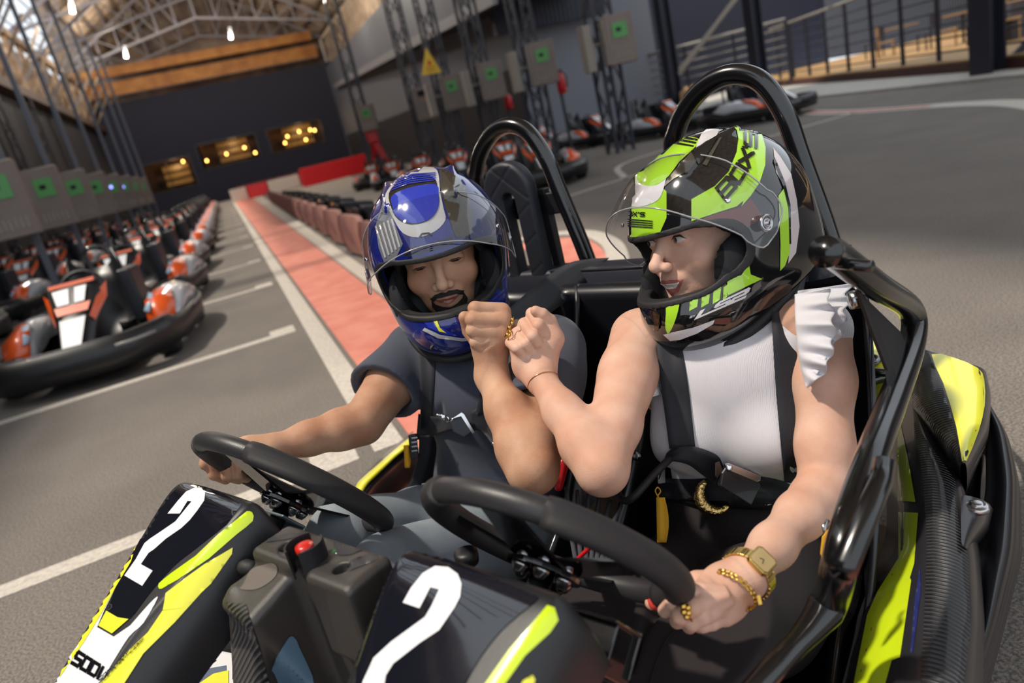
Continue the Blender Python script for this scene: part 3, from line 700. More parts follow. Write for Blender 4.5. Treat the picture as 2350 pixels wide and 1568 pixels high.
for i, (s, o) in enumerate([(-1, 6.5), (3, 6.5), (6, 6.5), (9.2, 6.5), (12., 6.5)]):
    c = place_r(s, o); tag(MB().box(c+[0, 0, 1.6], (.5, .5, 3.2)).build('panelled_column', mat('cream_wood', '#b8a284', .6, noise=.2, nscale=2.), smooth=False), ['first', 'second', 'third', 'fourth', 'fifth'][i]+' pale wooden column on the terrace, counted from the right', 'column', 'pale columns on the terrace')
MB().box((27.1, 18.4, 2.6), (.3, 56, 5.2), np.array([[.892, .451, 0], [-.451, .892, 0], [0, 0, 1]])).build('wall_terrace', CORRD, kind='structure', smooth=False)
MB().box((15.8, 10.8, DH+.4), (1.0, .6, .72)).build('trim_11', mat('grey_bench', '#4a4a55', .6), kind='structure', smooth=False)
def person_far(c, shirt, label):
    t = thing('person', label, 'person', c)
    MB().loft([[c+np.array([r*math.cos(a)*1.3, r*math.sin(a), z]) for a in np.linspace(0, 2*math.pi, 10)] for z, r in ((.0, .09), (.5, .12), (.85, .14), (1.1, .15), (1.38, .17), (1.45, .06), (1.5, .05), (1.56, .085), (1.66, .1), (1.74, .06))]).build('body', shirt, t)
person_far(place_r(9.6, 7.5), mat('red_shirt', '#8f1f28', .8), 'blurred person in red standing far back on the terrace')
person_far(np.array([12.6, 24, .2]), mat('maroon_shirt', '#6d1a24', .8), 'blurred person in dark red behind the far railing')
# rubber-panelled guard fence between the lanes
RP = mat('brown_rubber_panel', '#a27366', .7, noise=.35, nscale=2.5, col2='#6a4848')
fy = [(0.95+.02*max(0, y-4.4), y) for y in np.linspace(3.6, 30, 19)]
for i in range(18):
    (x0, y0), (x1, y1) = fy[i], fy[i+1]
    pts = [(x0, y0), ((x0+x1)/2+.07, (y0+y1)/2), (x1+.02, y1-.03)]
    p = smooth_path([(x, y, 0) for x, y in pts], 5); hh = .47
    mb = MB(); secs = [[q+[0, 0, .05], q+[-.03, 0, .2], q+[-.03, 0, .36], q+[.0, 0, hh], q+[.05, 0, hh], q+[.05, 0, .05]] for q in p]; mb.loft(secs, closed_sec=True, caps=True)
    tag(mb.build('rubber_barrier', RP, smooth=True, sharp=50), 'brown rubber barrier panel beside the red lane, '+(['nearest', 'second', 'third', 'fourth', 'fifth', 'sixth', 'seventh', 'eighth', 'ninth'][i] if i < 9 else '%s beyond the ninth' % ['first', 'second', 'third', 'fourth', 'fifth', 'sixth', 'seventh', 'eighth', 'last'][i-9]), 'barrier panel', 'brown rubber barrier panels beside the red lane')
# black frames and tyres stored behind the panels
for i in range(11):
    y = 4.8+1.7*i; x = 1.55+.03*i
    t = thing('steel_barrier', 'black steel frame bolted behind the rubber panels, %s' % ['nearest', 'second', 'third', 'fourth', 'fifth', 'sixth', 'seventh', 'eighth', 'ninth', 'tenth', 'farthest'][i], 'frame', (x, y, 0), group='black frames behind the rubber panels')
    mb = MB(); mb.bar((x-.35, y, .05), (x-.35, y, .5), .06); mb.bar((x-.35, y, .5), (x+.3, y+.3, .05), .05); mb.bar((x-.35, y-.4, .45), (x-.35, y+.5, .45), .06); mb.build('frame', GLOSSB, t, smooth=False)
    mb = MB(); mb.prism([(x-.3, y-.3, .02), (x+.15, y-.3, .02), (x+.1, y-.3, .42), (x-.3, y-.3, .5)], (0, .35, 0)); mb.build('foam_block', mat('black_foam', '#17181f', .7), t, smooth=False, bevel=.02)
# pit kerb slab on the right lane
MB().prism([(1.95, 6.9, 0), (4.1, 8.9, 0), (4.0, 18.6, 0), (6.5, 42, 0), (2.3, 42, 0)], (0, 0, .02)).build('trim_12', mat('pale_concrete', '#b3aba1', .75, noise=.15, nscale=1.), kind='structure', smooth=False)

# ------------------------------------------------------------ parked karts
ORG = mat('orange_bodywork', '#e0571c', .3, coat=.4); SIL = mat('silver_bodywork', '#b9bcc2', .25, coat=.5); LBL = mat('pale_blue_bodywork', '#a6bdd4', .3, coat=.4)
def ringpts(hw, y0, y1, z, n=40, k=3.2):
    out = []
    for i in range(n):
        a = 2*math.pi*i/n; ca, sa = math.cos(a), math.sin(a)
        out.append((hw*math.copysign(abs(ca)**(2/k), ca), (y0+y1)/2+(y1-y0)/2*math.copysign(abs(sa)**(2/k), sa), z))
    return np.array(out)
def build_kart():
    t = thing('parked_kart', 'x', 'kart')
    sp = dict(space='local')
    mb = MB()
    for (h0, z0, z1, th) in ((.66, .09, .30, .05),):
        outer = ringpts(.66, -.98, .98, 0); T = []
        for i, p in enumerate(outer):
            f = .5+.5*math.cos(math.pi*2*i/40-math.pi/2*3) ; zz = z1-(.05 if -.5 < p[1] < .4 else 0)
            c = np.array([0, 0, 0.]); inn = np.array([p[0]*.9, p[1]*.93, 0])
            T.append([p*1.0+[0, 0, z0], p*1.02+[0, 0, (z0+zz)/2], p+[0, 0, zz], inn+[0, 0, zz], inn+[0, 0, z0]])
        T.append(T[0]); mb.loft(T, closed_sec=True)
    mb.build('bumper', mat('kart_bumper', '#121216', .45, coat=.1), t, **sp)
    o2 = ringpts(.672, -.992, .992, .24)
    for a, b in ((0, 5), (24, 28), (32, 36)): MB().tube(o2[a:b], .012, 6).build('bumper_strip', mat('strip_grey', '#8d8a88', .4), t, **sp)
    fr = MB(); 
    for s in (-1, 1): fr.tube(fillet([(s*.3, -.85, .09), (s*.32, -.2, .09), (s*.45, .1, .09), (s*.4, .85, .09)], .1), .018, 8)
    for y in (-.7, -.2, .3, .8): fr.bar((-.5, y, .09), (.5, y, .09), .03)
    fr.box((0, -.35, .07), (.62, .95, .012)); fr.build('chassis', GLOSSB, t, **sp)
    nf = MB(); S = []
    for y, z, w in ((-.82, .17, .07), (-.68, .26, .10), (-.5, .40, .12), (-.35, .53, .17), (-.26, .62, .19), (-.22, .63, .17)):
        S.append([(-w, y, z-.06), (-w*.9, y, z), (-w*.5, y-.01, z+.015), (0, y-.012, z+.02), (w*.5, y-.01, z+.015), (w*.9, y, z), (w, y, z-.06)])
    nf.loft(S); nfo = nf.build('nose_fairing', BLACK, t, **sp)
    def topquad(y0, z0, w0a, w0b, y1, z1, w1a, w1b, m, nm_):
        MB().add([(w0a, y0-.016, z0+.028), (w0b, y0-.016, z0+.028), (w1b, y1-.016, z1+.028), (w1a, y1-.016, z1+.028)], [(0, 1, 2, 3)]).build(nm_, m, nfo, smooth=False, **sp)
    topquad(-.80, .18, -.05, .05, -.5, .40, -.085, .085, WHITE, 'white_panel')
    topquad(-.82, .17, -.055, .055, -.79, .195, -.06, .06, ORG, 'orange_tip')
    topquad(-.46, .43, -.10, .10, -.40, .48, -.12, .12, ORG, 'orange_band')
    topquad(-.39, .49, -.10, -.02, -.29, .585, -.13, -.02, WHITE, 'race_digit'); topquad(-.39, .49, .015, .08, -.29, .585, .02, .1, WHITE, 'race_digit')
    topquad(-.27, .60, -.15, .15, -.25, .625, -.155, .155, ORG, 'orange_band')
    for s in (-1, 1):
        MB().add([(s*.13, -.5, .38), (s*.2, -.3, .50), (s*.215, -.24, .6), (s*.165, -.3, .56), (s*.11, -.52, .42)], [(0, 1, 2, 3, 4)]).build('orange_flank', ORG, nfo, smooth=False, **sp)
    fs = MB(); S = []
    for x in np.linspace(-.5, .5, 9): S.append([(x, -.62-.2*math.cos(x*3), .12), (x, -.9+.3*x*x, .14), (x, -.88+.3*x*x, .24), (x, -.72+.2*x*x, .27)])
    fs.loft(S); fs.build('front_panel', SIL, t, solid=.01, **sp)
    MB().add([(-.45, -.86, .262), (-.2, -.9, .262), (-.16, -.8, .275), (-.42, -.76, .275)], [(0, 1, 2, 3)]).add([(.2, -.9, .262), (.45, -.86, .262), (.42, -.76, .275), (.16, -.8, .275)], [(0, 1, 2, 3)]).build('front_stripe', ORG, t, **sp)
    for s in (-1, 1):
        sp_ = MB(); S = []
        for y, z, a, b in ((-.38, .20, .42, .60), (-.2, .36, .40, .61), (.1, .42, .41, .62), (.4, .40, .44, .62), (.55, .3, .46, .6)):
            S.append([(s*a, y, z-.16), (s*a, y, z-.02), (s*(a*.6+b*.4), y, z+.01), (s*b, y, z-.05), (s*(b+.01), y, z-.16)])
        sp_.loft(S); pod = sp_.build('side_pod', SIL, t, solid=.01, **sp)
        og = MB().loft([[(s*.405, -.36, .22), (s*.5, -.37, .245), (s*.59, -.36, .2)], [(s*.40, -.22, .375), (s*.48, -.22, .385), (s*.6, -.22, .33)], [(s*.44, -.05, .415), (s*.5, -.03, .425), (s*.55, .0, .41)]])
        og.build('orange_panel', ORG, pod, solid=.012, **sp)
        MB().loft([[(s*.395, -.3, .32), (s*.43, -.33, .31)], [(s*.42, -.1, .42), (s*.46, -.16, .41)]]).build('blue_panel', LBL, pod, solid=.015, **sp)
    se = MB(); S = []
    for y, z, w in ((-.1, .14, .15), (.05, .11, .18), (.22, .12, .19), (.32, .3, .19), (.38, .5, .18), (.42, .66, .15)):
        S.append([(-w-.02, y-.06, z+.13), (-w, y, z+.05), (-w*.5, y+.02, z), (w*.5, y+.02, z), (w, y, z+.05), (w+.02, y-.06, z+.13)])
    se.loft(S); se.build('seat', mat('seat_shell', '#16171c', .35), t, solid=.02, **sp)
    a = np.linspace(0, 2*math.pi, 20, endpoint=False); cx = np.array([0, -.12, .56]); ax1 = np.array([1, 0, 0]); ax2 = np.array([0, .45, .9])
    sw = MB().tube([cx+.15*(math.cos(q)*ax1+math.sin(q)*ax2) for q in a], .016, 8, closed=True); sw.bar(cx-ax1*.14, cx+ax1*.14, .03); sw.bar(cx, cx+[0, -.2, -.35], .03); sw.build('steering_wheel', BLACK, t, **sp)
    en = MB(); en.box((.0, .66, .27), (.6, .4, .3)); en.build('engine_cover', mat('engine_cover_black', '#1f2027', .35), t, bevel=.05, smooth=False, **sp)
    MB().box((.27, .18, .42), (.1, .3, .42)).build('radiator_box', mat('radiator_dark', '#23242c', .4), t, bevel=.02, smooth=False, **sp)
    ho = MB().tube(fillet([(-.1, .5, .2), (-.1, .52, .82), (.1, .52, .82), (.1, .5, .2)], .1, 8), .018, 8); ho.build('roll_hoop', GLOSSB, t, **sp)
    for x, y, r in ((-.52, -.5, .13), (.52, -.5, .13), (-.52, .62, .14), (.52, .62, .14)):
        w = MB().lathe((x-.07, y, r), (1, 0, 0), [(.05, 0), (r*.9, 0), (r, .03), (r, .11), (r*.9, .14), (.05, .14)], 18); wo = w.build('wheel', RUBBER, t, **sp)
        MB().lathe((x-.075, y, r), (1, 0, 0), [(.03, 0), (.065, 0), (.065, .15), (.03, .15)], 12).build('rim', STEEL, wo, **sp)
    return t
proto = build_kart()
def put(o, x, y, rz, label, group, s=1.):
    o.matrix_world = Matrix.Translation((x, y, 0))@Matrix.Rotation(rz, 4, 'Z'); o['label'] = label; o['group'] = group
od = ['nearest', 'second', 'third', 'fourth', 'fifth', 'sixth', 'seventh', 'eighth', 'ninth', 'tenth', 'eleventh', 'twelfth', 'thirteenth', 'farthest']
for i in range(14):
    o = proto if i == 0 else copy_tree(proto)
    put(o, -1.16+rnd.uniform(-.03, .03), 6.1+2.52*i, -.13+rnd.uniform(-.03, .03), od[i]+' orange and silver kart of the row beside the red lane', 'karts parked beside the red lane')
for c_ in range(2):
    for i in range(12):
        put(copy_tree(proto), [-3.28, -4.86][c_]+rnd.uniform(-.05, .05), 6.3+2.52*i, -.13+rnd.uniform(-.05, .05), od[i]+(' kart of the middle row on the left, behind the lane-side row' if c_ == 0 else ' kart of the row along the left wall'), ['karts in the second row on the left', 'karts in the row along the left wall'][c_])
RK = [(4.3, 9.95, -.25), (4.75, 12.4, -.2), (4.55, 14.6, -.2), (4.4, 16.9, -.2), (4.2, 19.2, -.2), (4.1, 21.5, -.2)]
for i, (x, y, r) in enumerate(RK): put(copy_tree(proto), x, y, r, od[i]+' kart of the right-hand row ahead of the barriers' if i else 'nearest kart of the right-hand row, seen past the left roll hoop', 'karts in the right-hand row')
RK2 = [(8.0, 15.2, .4, 'parked kart just left of the green helmet top'), (8.4, 12.9, .4, 'parked kart just left of the right roll hoop'), (8.9, 10.6, .5, 'parked kart seen through the right roll hoop'), (7.7, 17.6, .3, 'parked kart below the second right cabinet')]
for x, y, r, l_ in RK2: put(copy_tree(proto), x, y, r, l_, 'karts by the right pillars')
# ============================================================ TWO-SEAT KART
KMW = Matrix([[ES[0], EB[0], 0, K0[0]], [ES[1], EB[1], 0, K0[1]], [0, 0, 1, 0], [0, 0, 0, 1]])
kart = thing('two_seat_kart', 'large two-seat rental kart, black with bright yellow-green panels and the number 2 on both noses', 'kart', mw=KMW)
LS = dict(space='local')
# ---- nose fairings
def fairing(c):
    mb = MB(); S = []
    for b, u, w, lo, dr in ((-.112, .575, .085, .116, .05), (-.116, .612, .10, .122, .07), (-.128, .634, .104, .124, .09), (-.150, .634, .105, .124, .10), (-.20, .606, .093, .118, .10), (-.26, .574, .075, .108, .10), (-.31, .547, .060, .100, .10), (-.36, .516, .056, .094, .10), (-.43, .462, .056, .088, .10), (-.52, .38, .054, .08, .10), (-.60, .29, .05, .07, .08), (-.66, .2, .04, .055, .05)):
        lo += .003
        S.append([(c-lo, b+.01, u-dr), (c-lo, b, u-dr*.45), (c-(w*.6+lo*.4), b, u-.012), (c-w-.001, b, u-.004), (c-w*.97, b, u+.0005), (c-w*.85, b, u+.001), (c-w*.4, b, u+.0025), (c, b, u+.003), (c+w*.4, b, u+.0025), (c+w*.85, b, u+.001), (c+w*.97, b, u+.0005), (c+w+.001, b, u-.004), (c+(w*.6+lo*.4), b, u-.012), (c+lo, b, u-dr*.45), (c+lo, b+.01, u-dr)])
    mb.loft(S); return mb.build('nose_fairing', BLACK, kart, subsurf=3, **LS)
fL = fairing(-.26); fR = fairing(.26)
bL = bvh_of(fL); bR = bvh_of(fR)
# left fairing graphics (pixel outlines traced on the surface)
nl = decal('number_panel', cr2([(403, 1114), (440, 1112), (500, 1128), (555, 1159)], 4, False)+cr2([(520, 1205), (450, 1260), (400, 1300), (345, 1362), (300, 1420), (275, 1424)], 4, False)+[(248, 1401)]+cr2([(262, 1360), (285, 1310), (310, 1262), (345, 1195), (375, 1145)], 4, False), bL, NAVYP, fL, label='glossy dark number panel')
decal('nose_stripe', [(246, 1403), (272, 1418), (297, 1422), (259, 1455), (228, 1437)], bL, YELL, fL, off=.0016, label='yellow panel tip')
decal('race_number', [(440, 1150), (452, 1127), (462, 1123), (471, 1130), (475, 1150), (455, 1172), (445, 1190), (419, 1212), (382, 1236), (355, 1265), (343, 1270), (328, 1296), (352, 1312), (330, 1345), (287, 1322), (313, 1285), (333, 1243), (367, 1220), (405, 1196), (435, 1150), (418, 1150), (405, 1178), (392, 1178), (412, 1148), (428, 1135), (440, 1128)][0:0] or [(386, 1180), (410, 1150), (428, 1130), (447, 1121), (462, 1121), (472, 1133), (470, 1150), (455, 1172), (437, 1195), (418, 1213), (382, 1238), (355, 1262), (343, 1270), (325, 1296), (352, 1311), (328, 1346), (287, 1322), (313, 1285), (333, 1248), (345, 1238), (372, 1220), (404, 1198), (428, 1168), (441, 1152), (432, 1151), (414, 1180)], bL, WHITE, fL, off=.0014, label='white number 2')
decal('nose_graphic', cr2([(268, 1346), (240, 1390), (200, 1450), (130, 1552)], 3, False)+[(120, 1600), (210, 1600), (232, 1568)]+cr2([(260, 1520), (297, 1462), (330, 1430), (363, 1372), (345, 1385), (300, 1436)], 3, False)+[(262, 1462), (224, 1440), (240, 1402)], bL, WHITE, fL, label='white nose graphic')
decal('edge_stripe', [(313, 1256), (302, 1290), (266, 1350), (234, 1410), (194, 1475), (138, 1556), (150, 1518), (180, 1472), (224, 1392), (270, 1312)], bL, YELL, fL, off=.0012, label='yellow edge stripe')
decal('side_stripe', cr2([(566, 1174), (578, 1176), (580, 1196), (545, 1225)], 2, False)+[(480, 1282), (410, 1330), (372, 1352)]+cr2([(366, 1352), (365, 1340), (395, 1315)], 2, False)+[(450, 1276), (500, 1228)], bL, LIME, fL, label='lime side stripe')
decal('side_stripe', [(534, 1257), (532, 1272), (484, 1340), (425, 1395), (374, 1401), (381, 1362), (428, 1325), (470, 1295)], bL, YELL, fL, label='yellow side flash')
decal('side_stripe', [(470, 1352), (425, 1395), (374, 1402), (340, 1452), (290, 1500), (232, 1568), (180, 1640), (240, 1640), (330, 1500), (400, 1430)], bL, YELL, fL, off=.0012, label='yellow lower stripe')
lettering('lettering', 'SODI', quadwarp((165, 1526), (226, 1562), (242, 1530), (184, 1493)), bL, GLOSSB, fL, th=.24, gap=.22, off=.0016)
lettering('lettering', 'SODIKART.COM', quadwarp((230, 1571), (326, 1476), (331, 1464), (232, 1556)), bL, GLOSSB, fL, th=.2, off=.0026)
lettering('lettering', 'SODIKART.COM', quadwarp((214, 1397), (152, 1504), (148, 1500), (209, 1394)), bL, GLOSSB, fL, th=.22, off=.0018)
# right fairing graphics
decal('number_panel', cr2([(908, 1263), (950, 1264), (1010, 1280), (1100, 1315), (1237, 1372)], 4, False)+cr2([(1230, 1382), (1160, 1440), (1110, 1500), (1070, 1568), (1040, 1640)], 4, False)+cr2([(800, 1640), (818, 1560), (822, 1480), (838, 1400), (868, 1320)], 4, False), bR, NAVYP, fR, off=.0012, step=7, label='glossy dark number panel')
decal('race_number', [(927, 1385), (945, 1352), (972, 1318), (1000, 1302), (1030, 1305), (1052, 1320), (1061, 1342), (1058, 1372), (1045, 1397), (1010, 1448), (965, 1478), (905, 1525), (888, 1552), (880, 1600), (830, 1600), (835, 1568), (860, 1512), (900, 1475), (978, 1418), (992, 1394), (1010, 1355), (990, 1350), (965, 1398)], bR, WHITE, fR, off=.0020, step=9, label='white number 2')
decal('edge_stripe', [(825, 1393), (823, 1420), (810, 1450), (790, 1568), (775, 1640), (700, 1640), (728, 1568), (762, 1500), (790, 1440)], bR, YELL, fR, off=.0012, label='yellow edge stripe')
decal('edge_stripe', [(818, 1445), (812, 1480), (800, 1568), (793, 1568), (800, 1500)], bR, YELL, fR, off=.0012, label='thin yellow line')
decal('side_stripe', [(1256, 1390), (1272, 1395), (1281, 1424), (1262, 1452), (1205, 1505), (1160, 1568), (1140, 1600), (1090, 1600), (1115, 1568), (1170, 1490), (1215, 1440)], bR, LIME, fR, label='lime side stripe')
decal('side_stripe', [(1222, 1549), (1228, 1560), (1215, 1600), (1180, 1600), (1200, 1562)], bR, YELL, fR, label='yellow side flash')
# ---- SODI front panel low between the noses
P0 = [U(x, y, u=.3) for x, y in ((355, 1600), (400, 1530), (430, 1507), (470, 1492), (512, 1490), (560, 1500), (560, 1600), (450, 1640))]
mb = MB(); mb.prism(P0, (0, 0, -.06)); fp = mb.build('front_panel', WHITE, kart, smooth=False, bevel=.008, label='white front panel', **LS)
bF = bvh_of(fp)
lettering('lettering', 'SODI', quadwarp((388, 1572), (480, 1506), (496, 1518), (404, 1586)), bF, GLOSSB, fp, th=.24, off=.0012)
decal('panel_stripe', [(450, 1568), (480, 1535), (520, 1528), (520, 1600), (430, 1600)], bF, mat('slate_stripe', '#5d6a80', .4), fp); decal('panel_stripe', [(455, 1572), (490, 1548), (525, 1540), (525, 1610), (440, 1610)], bF, YELL, fp, off=.0014)
# ---- centre console (moulded plastic)
CONS = mat('console_plastic', '#3a3634', .36, coat=.15, bump=.25, bscale=1400)
g = Sdf()
Rt = frame(x=(1, 0, 0), y=(0, 1, .0))
g.box((.002, -.152, .515), (.212, .064, .180), R=frame(x=(1, 0, 0), y=(0, 1, .0)), rnd_=.010)
g.box((-.060, -.180, .490), (.088, .082, .185), R=frame(x=(1, -.10, 0), y=(0, .93, .30)), rnd_=.012, k=.004)
g.box((-.103, -.212, .445), (.088, .072, .25), R=frame(z=(.36, .12, 1), x=(1, -.10, 0)), rnd_=.012, k=.008)
g.box((.066, -.165, .50), (.086, .050, .21), rnd_=.009, k=.004)
g.box((.03, -.150, .36), (.15, .05, .3), rnd_=.012, k=.016)
g.box((.003, -.215, .54), (.036, .082, .3), rnd_=.010, k=.006, op='-')
g.box((.066, -.20, .40), (.10, .05, .18), rnd_=.010, k=.008, op='-')
for c, r in (((-.052, -.158, .605), .0115), ((.065, -.163, .605), .0105)): g.ell(c, (r, r, .02), k=.001, op='-')
V, Q = g.mesh((-.22, -.32, .2), (.17, .05, .64), .0022)
con = mesh_obj('console', V, Q, CONS, kart, **LS); bC = bvh_of(con)
MB().lathe((-.052, -.158, .592), (0, 0, 1), [(.001, 0), (.010, 0), (.010, .004), (.004, .006)], 16).build('indicator_lamp', mat('pale_blue_lamp', '#a9c4cc', .2), con, **LS)
MB().lathe((.065, -.163, .588), (0, 0, 1), [(.001, 0), (.0098, 0), (.0098, .004), (.004, .005)], 16).build('lamp_socket', DARKIN, con, **LS)
decal('grey_pad', cr2([(560, 1340), (575, 1310), (600, 1298), (622, 1292), (636, 1300), (634, 1322), (612, 1342), (585, 1354), (552, 1353)], 4), bC, mat('grey_pad', '#6b625c', .8, bump=.5, bscale=1500), con, step=6)
decal('carbon_patch', [(598, 1243), (640, 1230), (700, 1222), (740, 1226), (690, 1232), (650, 1240), (610, 1246)], bC, CARB, con, step=6)
decal('carbon_patch', [(764, 1245), (800, 1248), (838, 1262), (800, 1275), (775, 1276)], bC, CARB, con, step=6)
decal('carbon_patch', [(806, 1288), (860, 1265), (882, 1270), (878, 1280), (800, 1312), (792, 1308)], bC, CARB, con, step=6)
decal('carbon_patch', [(636, 1268), (665, 1258), (668, 1275), (655, 1283), (640, 1278)], bC, CARB, con, step=6)
decal('carbon_patch', [(520, 1384), (566, 1388), (575, 1420), (600, 1500), (625, 1600), (515, 1600), (510, 1480), (512, 1400)], bC, CARBF, con, off=.0012, step=10, label='ribbed carbon side patch')
decal('blue_label', cr2([(660, 1464), (676, 1466), (685, 1485), (722, 1580), (660, 1600), (628, 1545), (624, 1530)], 3), bC, off=.002, m=mat('blue_grey_label', '#5b7890', .35, coat=.3), parent=con, step=10, label='blue-grey label')
decal('green_key', [(765, 1262), (775, 1260), (779, 1264), (770, 1268), (762, 1270)], bC, mat('green_ring', '#2fae5c', .4), con, step=4)
BX, BY = .008, -.167
es_ = MB(); es_.lathe((BX, BY, .600), (0, 0, 1), [(.006, 0), (.0075, .012), (.0088, .015), (.0108, .017), (.0116, .022), (.0110, .027), (.006, .0285)], 24); eo = es_.build('emergency_button', mat('button_red', '#c22018', .32, coat=.3), con, label='red emergency stop button', **LS)
bE = bvh_of(eo); lettering('lettering', 'STOP', quadwarp((709, 1250), (722, 1253), (725, 1248), (712, 1245)), bE, mat('pale_red_print', '#e8a89a', .4), eo, th=.2)
gd = MB()
for a0, a1 in ((2.2, 4.5), (-.9, 1.25)):
    n = 12; S = []
    for i in range(n+1):
        a = a0+(a1-a0)*i/n; cx, cy = math.cos(a), math.sin(a)
        S.append([(BX+.021*cx, BY+.021*cy, .592), (BX+.0235*cx, BY+.0235*cy, .592), (BX+.0235*cx, BY+.0235*cy, .630), (BX+.021*cx, BY+.021*cy, .630)])
    gd.loft(S, closed_sec=True, caps=True)
gd.build('button_guard', BLACK, con, sharp=40, **LS)
for p in ((-.128, -.185, .572), (-.128, -.215, .52)): MB().lathe(p, (-1, -.2, 0), [(.004, -.02), (.009, -.015), (.011, 0), (.008, .008), (.004, .01)], 14).build('mount_bolt', RUBBER, con, **LS)
for p in (U(1068, 1268, u=.55),): MB().lathe(p-[0, 0, .03], (0, 0, 1), [(.006, -.05), (.006, .012), (.014, .014), (.0155, .022), (.0155, .03), (.011, .033)], 20).build('filler_cap', BLACK, kart, **LS)
# ---- steering wheels
GRIP = stripes(mat('grip_rubber', '#242225', .55), 420, 'Z', .5, .001); GRIPS = mat('smooth_rim', '#2b2a2d', .42, bump=.12, bscale=600)
ALU = mat('blue_grey_bracket', '#8e9aa6', .35, metal=.6)
def wheel(c, b0, u0, th, turn, r=.166):
    ax = np.array([0, math.cos(th), math.sin(th)]); up_ = np.array([0, -math.sin(th), math.cos(th)]); rt = np.array([1., 0, 0])
    C_ = np.array([c, b0, u0]); X = rt*math.cos(turn)+up_*math.sin(turn); Y_ = -rt*math.sin(turn)+up_*math.cos(turn)
    def pr(a, rr=r, o=0.): 
        ca, sa = math.cos(a), math.sin(a)
        fl_ = 1-.10*max(0, -sa)**4
        return C_+(X*ca+Y_*sa*fl_)*rr+ax*o
    t = MB().tube([pr(a) for a in np.linspace(0, 2*math.pi, 72, endpoint=False)], .0148, 20, closed=True).build('steering_wheel', GRIPS, kart, **LS)
    for a0, a1 in ((math.radians(-52), math.radians(62)), (math.radians(118), math.radians(232))):
        aa = np.linspace(a0, a1, 26); MB().tube([pr(a) for a in aa], [.0168]+[.0178]*24+[.0168], 20).build('grip_sleeve', GRIP, t, **LS)
    sp_ = MB()
    for a in (math.radians(5), math.radians(175), math.radians(270), math.radians(90)):
        w = .022 if abs(math.sin(a)) > .5 else .018
        d = nrm(pr(a)-C_); s_ = np.cross(ax, d); e = pr(a, r-.006)
        p0 = C_-ax*.030
        sp_.prism([p0-s_*w*1.6, p0+s_*w*1.6, e+s_*w, e-s_*w], ax*.004)
    sp_.lathe(C_-ax*.034, ax, [(.045, 0), (.045, .005)], 24); so = sp_.build('spoke_plate', GLOSSB, t, smooth=False, **LS)
    for k in range(6):
        a = k*math.pi/3; MB().lathe(C_+(X*math.cos(a)+Y_*math.sin(a))*.03-ax*.034, -ax, [(.011, 0), (.010, .004), (.006, .011), (.004, .012)], 12).build('hub_bolt', STEEL, t, **LS)
        MB().lathe(C_+(X*math.cos(a)+Y_*math.sin(a))*.03-ax*.028, ax, [(.008, 0), (.008, .006), (.004, .009)], 12).build('hub_bolt', STEEL, t, **LS)
    col = MB().tube([C_-ax*.03, C_-ax*.26], .014, 12).build('steering_column', GLOSSB, t, **LS)
    return t, C_, ax, up_, rt
wL = wheel(-.288, .003, .558, math.radians(35.5), 0.05, .162); wR = wheel(.248, .001, .570, math.radians(35.5), .0, .150)
for (t, C_, ax, up_, rt), flag in ((wL, 0), (wR, 1)):
    b_ = C_-ax*.055
    R = np.stack([rt, up_, ax], 1)
    mb = MB()
    if flag: mb.box(b_+rt*.03-ax*.01, (.19, .062, .004), R); mb.box(b_+rt*.03-up_*.03-ax*.03, (.19, .004, .05), R); mb.box(b_-rt*.063-ax*.03, (.004, .06, .05), R); mb.box(b_+rt*.075-up_*.012-ax*.035, (.09, .055, .055), R)
    else: mb.box(b_+rt*.0, (.09, .05, .004), R); mb.box(b_-up_*.025-ax*.02, (.09, .004, .04), R)
    mb.build('column_bracket', GLOSSB if flag else ALU, t, smooth=False, bevel=.003, **LS)
    mb = MB(); mb.box(b_-up_*.028-rt*.02-ax*.062, (.075, .026, .022), R); mb.build('clamp_bar', mat('satin_alu', '#c3c6cb', .3, metal=.9), t, smooth=False, bevel=.002, **LS)
    for q in (-.055, .1): MB().lathe(b_+rt*q-up_*.034-ax*.03, -up_, [(.006, 0), (.006, .003), (.002, .004)], 10).build('bracket_screw', STEEL, t, **LS)
